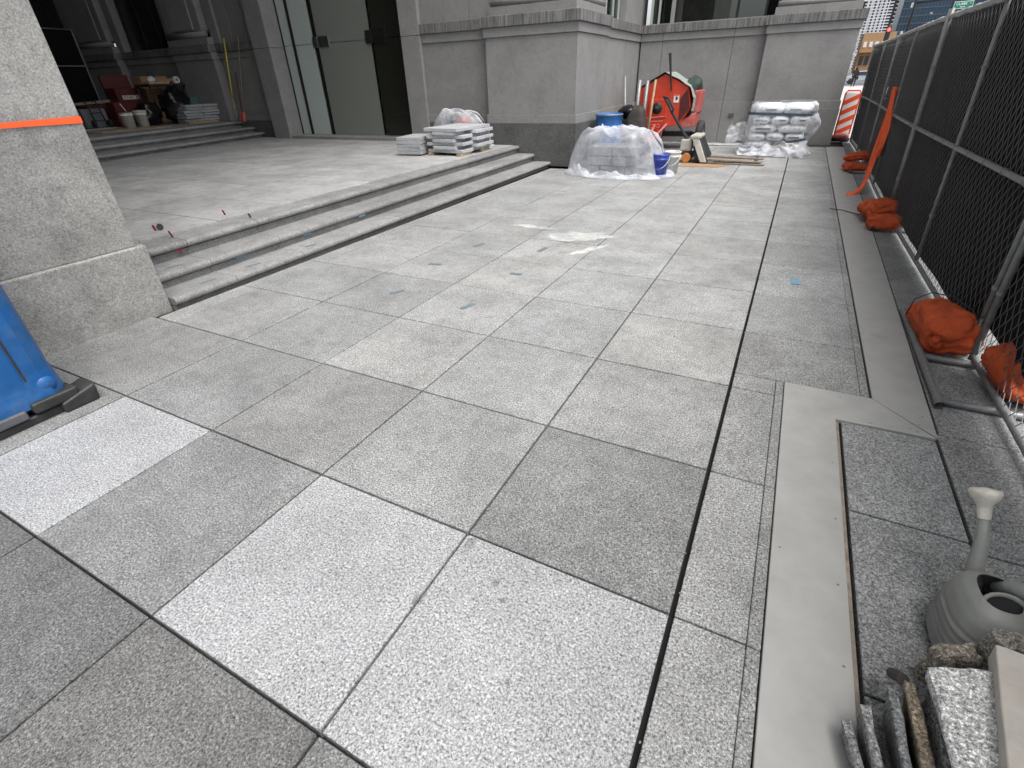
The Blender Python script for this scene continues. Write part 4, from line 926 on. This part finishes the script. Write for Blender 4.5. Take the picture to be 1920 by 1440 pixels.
# ------------------------------------------------------------------ tapes, shims and stains on the stone
def mark(x, y, z, l, wd, ang, mat, label, name='tape_mark', g='blue grey tape strips on the paving'):
    o = MB().obox((x, y, z + .0015), (l, wd, .002), rz(ang)).build(name, mat); return tag(o, label, 'tape', g)
for x, y, a, l, m in ((-3.10, 3.14, 62, .15, 'tape_blue'), (-2.27, 3.11, 72, .16, 'tape_blue'), (-3.24, 3.99, 8, .15, 'tape_blue'), (-2.26, 4.05, 5, .13, 'tape_blue'), (-3.16, 4.82, 80, .17, 'tape_blue'), (-2.35, 4.94, 82, .19, 'tape_blue')):
    mark(x, y, .0015, l, .055, a, m, 'faded blue grey tape strip stuck on a paving tile')
mark(.33, 4.89, .0015, .075, .17, 6, 'tape_blue_bright', 'bright blue tape patch on the tile by the cover plate', g=None)
for x, y, z, a in ((-4.88, 2.42, .1055, 84), (-4.89, 2.95, .106, 80), (-4.87, 3.75, .106, 84), (-5.2, 2.34, .245, 80)):
    mark(x, y, z, .16, .03, a, 'tape_blue', 'faded blue tape strip stuck on a step tread', g='tape strips on the steps')
for x, y, z in ((-5.105, 2.98, .18), (-5.12, 3.95, .18), (-5.13, 4.95, .185)):
    tag(MB().box(x, x + .003, y - .06, y + .06, z - .028, z + .01).build('tape_mark', 'tape_blue_bright'), 'blue tape patch on a step riser', 'tape', 'tape strips on the step risers')
def shim(x, y, z, ang, mat, lab, h=.075):
    o = MB().obox((x, y, z + h / 2 - .01), (.028, .008, h), rz(ang) @ rx(18)).build('shim', mat, bevel=.006); return tag(o, lab, 'shim')
shim(-5.62, 2.63, ZT, 10, 'shim_red', 'dark red plastic shim upright in the joint near the pillar')
shim(-5.98, 3.52, ZT, 10, 'shim_red', 'dark red plastic shim upright in the joint farther along the top step')
shim(-5.57, 3.56, ZT, 10, 'shim_dark', 'small black plastic shim standing on the top step', .055)
shim(-6.06, 2.72, ZT, 30, 'shim_red', 'dark red shim leaning on a round disc')
tag(MB().lathe([(.0005, .004), (.036, .004), (.036, -.004), (.0005, -.004)], (-6.02, 2.76, ZT + .034), 18, rz(35) @ rx(70)).build('disc', 'shim_dark'), 'small purple grey disc standing on the terrace edge', 'disc')
for y in (2.55, ):
    tag(MB().lathe([(.02, .006), (.028, .003), (.028, -.003), (.02, -.006)], (-5.425, y, .315), 12, ry(90)).build('shim', 'shim_red'), 'red horseshoe shim tucked under the top step', 'shim')
def blob(cx, cy, rx_, ry_, seed, z, mat, label, name='mortar_residue', ang=0):
    mb = MB(); n = 48; vs = [(cx, cy, z)]
    for k in range(n):
        t = 2 * math.pi * k / n; r = 1 + .45 * nz(math.cos(t) * 2 + seed, math.sin(t) * 2, 0) + .25 * nz(math.cos(t) * 6, math.sin(t) * 6 + seed, 1)
        p = rz(ang) @ Vector((rx_ * r * math.cos(t), ry_ * r * math.sin(t), 0)); vs.append((cx + p.x, cy + p.y, z))
    mb.add(vs, [(0, k + 1, (k + 1) % n + 1) for k in range(n)])
    return tag(mb.build(name, mat, fix=False), label, 'stain')
blob(-2.15, 5.62, .42, .2, 2, .0035, 'residue', 'white mortar smear on the paving in front of the steps', ang=25)
blob(-2.9, 5.85, .3, .07, 5, .0035, 'residue', 'thin white mortar streak on the paving near the steps', ang=-4)
blob(-1.85, 5.1, .06, .35, 8, .0035, 'residue', 'narrow white dribble below the mortar smear', ang=-30)

# ------------------------------------------------------------------ clutter on the upper landing
ZU = .862
bucket('bucket', (-16.35, 8.35, ZU + .02), .13, .165, .41, 'white_bucket', 'white bucket with red lid on the plywood sheet', 'dark_red')
bucket('bucket', (-16.75, 8.95, ZU + .02), .13, .165, .40, 'white_bucket', 'white bucket with grey print behind the red lidded one', 'white_bucket')
tag(MB().tube([(-16.35, 8.4, ZU + .42), (-16.3, 8.28, ZU + .62)], .012, 6).build('paint_stick', 'white_paint'), 'white stick lying on the red bucket lid', 'stick')
for x, y, s, lab in ((-17.3, 9.55, (.55, .6, .62), 'low black trash bag beside the white buckets'), (-17.1, 10.3, (.7, .8, .95), 'tall black trash bag tied at the top')):
    tag(pillow((x, y, ZU + s[2] / 2), s, rz(rnd(0, 40)), 30, 22, .9, .22, x, 5).build('trash_bag', 'trash_plastic', smooth=True, origin=(x, y, ZU + s[2] / 2)), lab, 'trash bag')
for lv in range(6):
    for k in range(2):
        x, y = -16.7 + rnd(-.06, .06), 10.35 + k * .55 + rnd(-.05, .05) + lv * .02
        o = MB().obox((x, y, ZU + .09 + lv * .075), (.5, .56, .066), rz(rnd(-6, 6))).build('granite_slab', 'granite_slab', bevel=.006, origin=(x, y, ZU + .09 + lv * .075), color=tone(rnd(.85, 1.0)))
        tag(o, 'grey granite slab stacked beside the trash bags', 'stone slab', 'slabs on the upper landing')
tag(MB().box(-16.95, -16.45, 10.1, 11.1, ZU, ZU + .05).build('wood_block', 'wood_raw'), 'wooden bearer under the slabs on the upper landing', 'wood block')
tb = thing('work_table', (-18.2, 10.7, ZU), 'dark folding work table with boards on top by the wall', 'table')
MB().box(-18.5, -17.7, 10.05, 11.3, 1.86, 1.93).build('table_top', 'black_plastic', tb, bevel=.01)
for x in (-18.45, -17.8):
    for y in (10.1, 11.22): MB().tube([(x, y, ZU), (x, y, 1.86)], .025, 6).build('leg', 'black_steel', tb)
tag(MB().box(-18.3, -17.75, 10.1, 10.95, 1.931, 1.985).build('board', 'plywood', bevel=.004), 'yellowish board lying on the work table', 'board')
tag(MB().obox((-18.1, 10.7, 2.03), (.35, .55, .09), rz(5)).build('wood_case', 'cardboard', bevel=.005), 'brown flat case on the work table board', 'box')
tag(MB().lathe([(.05, -.06), (.09, -.06), (.09, .06), (.05, .06), (.05, -.06)], (-17.8, 11.0, 2.03), 18, ry(90)).build('tape_roll', 'white_paint'), 'white tape roll at the table end', 'tape roll')
tag(pillow((-17.85, 10.25, 2.05), (.16, .22, .14), None, 14, 10, .8, .3, 4, 9).build('white_rag', 'white_paint', smooth=True), 'crumpled white rag on the work table', 'rag')
tag(MB().box(-17.35, -17.3, 10.9, 11.35, ZU, 1.56).build('glass_offcut', 'glass_sheet'), 'small greenish glass panel leaning under the table', 'glass panel')
jb = thing('tool_chest', (-18.9, 9.9, ZU), 'dark red steel job site chest with lid raised', 'tool chest')
MB().box(-19.3, -18.7, 9.55, 10.35, ZU, 1.86).build('body', 'dark_red', jb, bevel=.01); MB().obox((-19.25, 9.95, 2.03), (.08, .82, .36), ry(-8)).build('lid', 'dark_red', jb, bevel=.01)
MB().box(-18.705, -18.69, 9.7, 10.2, 1.55, 1.66).build('label_plate', 'refl_white', jb)
text('KNACK', .13, Matrix.Translation((-18.686, 9.95, 1.605)) @ Matrix.Rotation(R(90), 4, 'Z') @ FRONT, 'dark_red', jb)
tag(MB().box(-19.3, -18.75, 10.5, 11.25, ZU, 1.80).build('carton', 'cardboard', bevel=.008), 'large brown carton standing beside the red chest', 'carton')
tag(MB().box(-19.25, -18.72, 10.45, 11.3, 1.802, 2.16).build('carton', 'cardboard', bevel=.008), 'brown carton with tape set on top of the large carton', 'carton')
tag(MB().box(-18.55, -18.1, 9.05, 9.6, ZU, 1.5).build('tool_box', 'dark_red', bevel=.02), 'small dark red tool box in front of the chest', 'tool box')
ht = thing('hand_truck', (-18.1, 8.5, ZU), 'black hand truck with curved frame beside the tool boxes', 'hand truck')
for y in (8.35, 8.62): MB().tube([(-18.0, y, ZU + .08), (-18.1, y, ZU + .6), (-18.2, y, ZU + .72), (-18.3, y, ZU + .68)], .02, 8).build('frame_tube', 'black_steel', ht, smooth=True)
for zz in (.2, .4, .55): MB().tube([(-18.05, 8.35, ZU + zz), (-18.05, 8.62, ZU + zz)], .014, 6).build('cross_bar', 'black_steel', ht)
for y in (8.28, 8.7): MB().lathe([(.0005, -.03), (.10, -.03), (.115, 0), (.10, .03), (.0005, .03)], (-17.98, y, ZU + .115), 18, rx(90)).build('wheel', 'rubber', ht)
tag(MB().box(-18.6, -18.25, 8.2, 8.85, ZU, ZU + .5).build('storage_tote', 'grey_toolbox', bevel=.03), 'grey storage tote behind the hand truck', 'tote')
for k, (x, y, sx_, sy_, a, zz, mt, lab) in enumerate(((-16.2, 8.2, .9, 1.9, 3, 0, 'plywood', 'plywood sheet under the white buckets'), (-16.5, 7.9, .8, 1.3, -8, .02, 'wood_dirty', 'grey weathered board lying on the plywood'), (-16.9, 7.7, .35, 1.2, 14, .04, 'granite_slab', 'pale stone board leaning on the plywood'), (-17.4, 8.2, .3, 1.6, 4, .0, 'wood_dirty', 'long plank at the foot of the hand truck'))):
    tag(MB().obox((x, y, ZU + zz + .009), (sx_, sy_, .018), rz(a)).build('sheet_board', mt, bevel=.003), lab, 'board')
ck = thing('mesh_fence', (-21, 9.6, ZU), 'black screened fence panel stored in the dark portico', 'fence')
MB().box(-21.1, -21.06, 8.6, 10.2, 1.0, 3.45).build('privacy_screen', 'screen_cloth', ck)
MB().tube([(-21.02, 10.2, .9), (-21.02, 10.2, 3.47), (-21.02, 8.6, 3.47)], .022, 8).build('frame_tube', 'galv_fence', ck)
MB().tube([(-21.0, 8.6, 2.5), (-21.0, 10.2, 2.5)], .02, 8).build('frame_tube', 'galv_fence', ck)
pole((-15.42, 11.05, 1.45), (-15.36, 11.28, 3.0), .022, 'yellow_paint', 'yellow broom handle leaning on the wall', 'yellow_broom')
pole((-15.42, 11.03, .9), (-15.42, 11.05, 1.449), .018, 'wood_raw', 'wooden lower shaft of the yellow broom', 'broom_shaft')
pole((-15.08, 11.0, 1.0), (-14.75, 11.3, 3.02), .014, 'wood_dirty', 'thin grey wooden pole leaning beside the broom', 'wooden_pole')
sv = thing('shovel', (-15.05, 10.95, ZU), 'red handled shovel with blade on the top step', 'shovel')
MB().tube([(-15.1, 11.0, 1.1), (-15.28, 11.3, 2.15)], .016, 8).build('handle', 'dark_red', sv); MB().obox((-15.03, 10.93, 1.0), (.2, .06, .28), rx(-15)).build('blade', 'pink_red', sv, bevel=.02)

# ------------------------------------------------------------------ street beyond the barricade
wt = thing('apartment_tower', (54, 900, 0), 'tall white apartment tower with a grid of dark windows', 'building')
MB().box(36, 74, 902, 930, 0, 130).build('tower_body', 'tower_glass', wt)
mb = MB()
for k in range(42): mb.box(35.8, 74.2, 900.6, 902.1, 2 + k * 3.05, 3.0 + k * 3.05)
tag(mb.build('floor_bands', 'tower_white', wt), kind='stuff')
mb = MB(); x = 36
for wd in (3.2, 1.2, 1.4, 3.6, 1.2, 3.0, 1.2, 1.4, 3.4, 1.2, 3.0, 1.4, 3.2, 1.3, 3.0, 3.0):
    mb.box(x, x + .9, 900, 902.2, 0, 130); x += wd
tag(mb.build('wall_piers', 'tower_white', wt), kind='stuff')
MB().box(74.5, 82, 904, 925, 0, 122).build('side_block', 'dark_brick', wt)
mb = MB()
for k in range(30): mb.box(77, 82.4, 901, 904, 3 + k * 4, 3.7 + k * 4)
mb.box(82, 82.6, 900.8, 904, 0, 122); tag(mb.build('balcony_slabs', 'tower_white', wt), kind='stuff')
bt = thing('glass_tower', (66, 460, 0), 'dark blue glass office tower beside the white tower', 'building')
MB().box(42, 130, 450, 480, 0, 100).build('tower_body', 'tower_blue', bt)
mb = MB()
for k in range(56): mb.box(42 + k * 1.6, 42.18 + k * 1.6, 449.6, 450.1, 0, 100)
for k in range(26): mb.box(41.9, 130.1, 449.7, 450.1, 1 + k * 3.8, 1.5 + k * 3.8)
tag(mb.build('curtain_grid', 'tower_mull', bt), kind='stuff')
mb = MB()
for k in range(60):
    if random.random() < .55: xx = 43 + random.randrange(54) * 1.6; zz = 1.7 + random.randrange(20) * 3.8; mb.box(xx, xx + 1.1, 449.75, 450.15, zz, zz + rnd(.6, 2.6))
tag(mb.build('window_blinds', 'tower_white', bt), kind='stuff')
tn = thing('timber_front_building', (16, 250, 0), 'low tan brick and timber building down the street', 'building')
MB().box(14.2, 24, 248, 262, 0, 12).build('wall', 'brick_tan', tn); MB().box(14, 24, 246.5, 248.2, 6.2, 7.2).build('canopy', 'brick_tan', tn)
for k in range(5): MB().box(14.8 + k * 1.8, 16.0 + k * 1.8, 247.7, 248.1, 2.4, 5.2).build('window', 'tower_glass', tn)
for k in range(5): MB().box(14.8 + k * 1.8, 15.8 + k * 1.8, 247.7, 248.1, 7.8, 9.4).build('window', 'tower_white', tn)
ob = thing('street_block', (8, 180, 0), 'dark brick street block with white awnings beyond the corner', 'building')
MB().box(-10, 7.2, 150, 260, 0, 17).build('wall', 'dark_brick', ob)
for k in range(5): MB().box(7.2, 8.3, 152 + k * 18, 162 + k * 18, 4.0, 5.0).build('awning', 'tower_white', ob)
for k in range(4): MB().box(7.2, 7.7, 154 + k * 18, 160 + k * 18, 8.5, 11.5).build('window', 'tower_white', ob)
MB().box(-10, 7.9, 149, 150, 13.5, 14.8).build('cornice', 'tower_white', ob)
def car(x, y, mat, label):
    c = thing('parked_car', (x, y, -.05), label, 'car', None)
    prof_ = [(-2.1, .35), (-2.15, .75), (-1.5, .9), (-.9, 1.38), (.6, 1.42), (1.3, .98), (2.0, .88), (2.15, .6), (2.1, .35)]
    mb = MB(); n = len(prof_); vs = [(x + px, y - .85, pz - .05) for px, pz in prof_] + [(x + px, y + .85, pz - .05) for px, pz in prof_]
    mb.add(vs, [(i, (i + 1) % n, n + (i + 1) % n, n + i) for i in range(n)] + [tuple(range(n)), tuple(range(n, 2 * n))]).build('body', mat, c, bevel=.06, seg=2)
    MB().hexa([(x - 1.2, y - .87, .86), (x + 1.0, y - .87, .90), (x + 1.0, y + .87, .90), (x - 1.2, y + .87, .86), (x - .8, y - .862, 1.27), (x + .5, y - .862, 1.29), (x + .5, y + .862, 1.29), (x - .8, y + .862, 1.27)]).build('side_window', 'tower_glass', c)
    for dx in (-1.35, 1.35):
        for dy in (-.8, .8): MB().lathe([(.0005, -.1), (.2, -.1), (.32, -.09), (.33, 0), (.32, .09), (.2, .1), (.0005, .1)], (x + dx, y + dy, .285), 18, rx(90)).build('wheel', 'rubber', c)
    return c
car(6.1, 84, 'car_silver', 'silver car crossing at the end of the sidewalk'); car(14.5, 92, 'tower_white', 'white car farther along the cross street')
# person: continuous skinned body
pe = thing('person', (4.25, 69.5, -.006), 'person in dark clothes walking away down the sidewalk with a bag', 'person')
J = {'pel': (0, 0, .92), 'sp': (0, 0, 1.12), 'ch': (0, 0, 1.36), 'nk': (0, 0, 1.50), 'hd': (0, .03, 1.60), 'ht': (0, .02, 1.71),
     'ls': (-.19, 0, 1.42), 'le': (-.25, -.02, 1.15), 'lw': (-.22, .12, .93), 'lh': (-.21, .16, .85), 'rs': (.19, 0, 1.42), 're': (.26, .02, 1.15), 'rw': (.24, .08, .92), 'rh': (.24, .1, .84),
     'lp': (-.10, 0, .88), 'lk': (-.11, .12, .50), 'la': (-.11, .06, .09), 'lt': (-.11, .22, .04), 'rp': (.10, 0, .88), 'rk': (.11, -.04, .49), 'ra': (.11, -.26, .12), 'rt': (.11, -.12, .05)}
Rr = {'pel': .16, 'sp': .16, 'ch': .18, 'nk': .065, 'hd': .10, 'ht': .075, 'ls': .09, 'le': .065, 'lw': .045, 'lh': .045, 'rs': .09, 're': .065, 'rw': .045, 'rh': .045, 'lp': .115, 'lk': .075, 'la': .05, 'lt': .04, 'rp': .115, 'rk': .075, 'ra': .05, 'rt': .04}
E_ = [('pel', 'sp'), ('sp', 'ch'), ('ch', 'nk'), ('nk', 'hd'), ('hd', 'ht'), ('ch', 'ls'), ('ls', 'le'), ('le', 'lw'), ('lw', 'lh'), ('ch', 'rs'), ('rs', 're'), ('re', 'rw'), ('rw', 'rh'), ('pel', 'lp'), ('lp', 'lk'), ('lk', 'la'), ('la', 'lt'), ('pel', 'rp'), ('rp', 'rk'), ('rk', 'ra'), ('ra', 'rt')]
ks = list(J); me = bpy.data.meshes.new('body'); me.from_pydata([J[k] for k in ks], [(ks.index(a), ks.index(c)) for a, c in E_], [])
bo = bpy.data.objects.new('body', me); COL.objects.link(bo); bo.parent = pe
md = bo.modifiers.new('skin', 'SKIN'); 
for i, k in enumerate(ks): me.skin_vertices[0].data[i].radius = (Rr[k], Rr[k]); me.skin_vertices[0].data[i].use_root = (k == 'pel')
bo.modifiers.new('sub', 'SUBSURF').render_levels = 2; me.materials.append(MATS['cloth_black'])
for nm, mt, c, r in (('face', 'skin', (0, .075, 1.62), (.07, .06, .09)), ('hair', 'cloth_black', (0, 0, 1.66), (.11, .115, .11))):
    q = MB().lathe([(.0005, -1), (.5, -.87), (.87, -.5), (1, 0), (.87, .5), (.5, .87), (.0005, 1)], (0, 0, 0), 16).build(nm, mt, smooth=True); q.scale = r; q.location = c; q.parent = pe
q = MB().obox((.27, .0, .80), (.13, .34, .30)).build('shoulder_bag', 'cloth_black', bevel=.04, seg=2); q.parent = pe
# signal mast with sign
sg_ = thing('traffic_signal', (9.2, 70, 0), 'traffic signal showing red on a dark pole above the fence', 'traffic light')
MB().tube([(6.0, 70, 0), (6.0, 70, 5.3)], .09, 10).build('pole', 'black_steel', sg_, smooth=True)
MB().obox((6.0, 69.8, 4.45), (.42, .3, 1.15)).build('signal_head', 'black_steel', sg_, bevel=.05)
MB().lathe([(.0005, .03), (.13, .02), (.15, 0)], (6.0, 69.63, 4.8), 18, rx(90)).build('red_lamp', 'lamp_red', sg_)
ms = thing('signal_mast', (7.6, 70, 0), 'dark mast with long arm in front of the blue tower', 'pole')
MB().tube([(7.6, 70.4, 0), (7.6, 70.4, 13)], [.13, .10], 10).build('mast', 'black_steel', ms, smooth=True)
MB().tube([(7.6, 70.4, 6.85), (14.0, 70.4, 7.15)], [.09, .07], 8).build('arm', 'black_steel', ms, smooth=True)
ss = thing('street_sign', (11.2, 70, 6.4), 'green street name sign reading CLARK ST above the fence', 'street sign')
MB().tube([(10.5, 70.15, 5.6), (10.5, 70.15, 8.5)], .06, 8).build('hanger', 'black_steel', ss)
MB().obox((11.32, 70, 6.390), (1.42, .04, .56)).build('sign_plate', 'sign_text', ss, bevel=.01)
MB().obox((11.32, 69.975, 6.395), (1.36, .02, .49)).build('sign_face', 'sign_green', ss)
text('CLARK', .27, Matrix.Translation((11.18, 69.96, 6.470)) @ FRONT, 'sign_text', ss); text('ST', .13, Matrix.Translation((11.82, 69.96, 6.510)) @ FRONT, 'sign_text', ss); text('400 N', .15, Matrix.Translation((11.3, 69.96, 6.245)) @ FRONT, 'sign_text', ss)
for k, (x, y) in enumerate(((3.4, 95), (5.4, 120))):
    t = thing('street_tree', (x, y, 0), ('slim dark street tree behind the walking person', 'bare street tree farther down the side street')[k], 'tree')
    MB().tube([(x, y, 0), (x + .1, y, 2.2), (x - .1, y, 4.5)], [.12, .1, .05], 8).build('trunk', 'dark_brick', t)
    mb = MB()
    for i in range(500):
        p = Vector((x, y, 4.2)) + Vector((random.gauss(0, .55), random.gauss(0, .55), random.gauss(0, 1.1))); s2 = rnd(.06, .16); n1 = Vector((rnd(-1, 1), rnd(-1, 1), rnd(-1, 1))).normalized(); n2 = n1.orthogonal().normalized()
        mb.add([p - n1 * s2, p + n2 * s2 * .6, p + n1 * s2, p - n2 * s2 * .6], [(0, 1, 2, 3)])
    tag(mb.build('crown', 'foliage', t, fix=False), kind='stuff')

# more clutter by the chest
tag(MB().tube([(-17.1, 10.3, ZU + .90), (-17.08, 10.32, ZU + 1.0), (-17.0, 10.36, ZU + 1.07)], [.09, .035, .08], 10).build('bag_knot', 'trash_plastic', smooth=True), 'knotted top of the tall black trash bag', 'bag knot')
tag(MB().box(-18.62, -18.0, 9.62, 10.0, ZU, 1.32).build('tool_case', 'black_plastic', bevel=.02), 'low black tool case between the chest and the trash bag', 'tool case')
tag(MB().obox((-19.2, 9.0, 1.5), (.06, 1.3, .07), rx(3)).build('timber_rail', 'wood_dirty'), 'horizontal timber rail beside the red chest', 'rail')
tag(MB().box(-19.4, -18.9, 8.7, 9.4, ZU, 1.44).build('storage_crate', 'dark_red', bevel=.02), 'dark red crate under the timber rail', 'crate')
tag(MB().tube([(-18.7, 10.75, 2.14), (-18.66, 10.7, 2.28), (-18.64, 10.85, 2.2), (-18.6, 10.8, 1.9), (-18.55, 10.9, 1.7), (-18.6, 10.7, 1.5)], .012, 6).build('cable', 'black_plastic', smooth=True), 'dark cable looped over the brown cartons', 'cable')
# footprints and spills
film('spill', -.5, .38, 9.0, (.20, .18, .15))
for x, y, a, c, sd_ in ((-.86, .84, .022, .035, 1), (-.66, .72, .014, .018, 2), (-.60, .66, .014, .014, 3), (-.9, .52, .02, .035, 4), (-.33, .58, .010, .016, 6), (-.44, .40, .012, .014, 7), (-.1, 1.35, .045, .013, 8), (-.6, .3, .011, .013, 10)):
    blob(x, y, a, c, sd_ * 3.7, .0028, 'spill', 'faint brown spill mark on the pale paving near the cover plate', 'spill_mark')['group'] = 'spill marks on the near paving'
mb = MB()
for k in range(260):
    x, y = rnd(-4.4, .28), rnd(.2, 9.5)
    if random.random() < .35: x = random.choice([0, -.9, -1.8, -2.7, -3.6]) + rnd(-.02, .02)
    r = rnd(.0015, .005); mb.obox((x, y, .002 + r * .4), (r * 2, r * rnd(1, 3), r), rz(rnd(0, 180)))
tag(mb.build('grit', 'wood_dirty'), 'scattered grit and dry leaf bits on the paving', 'grit', kind='stuff')
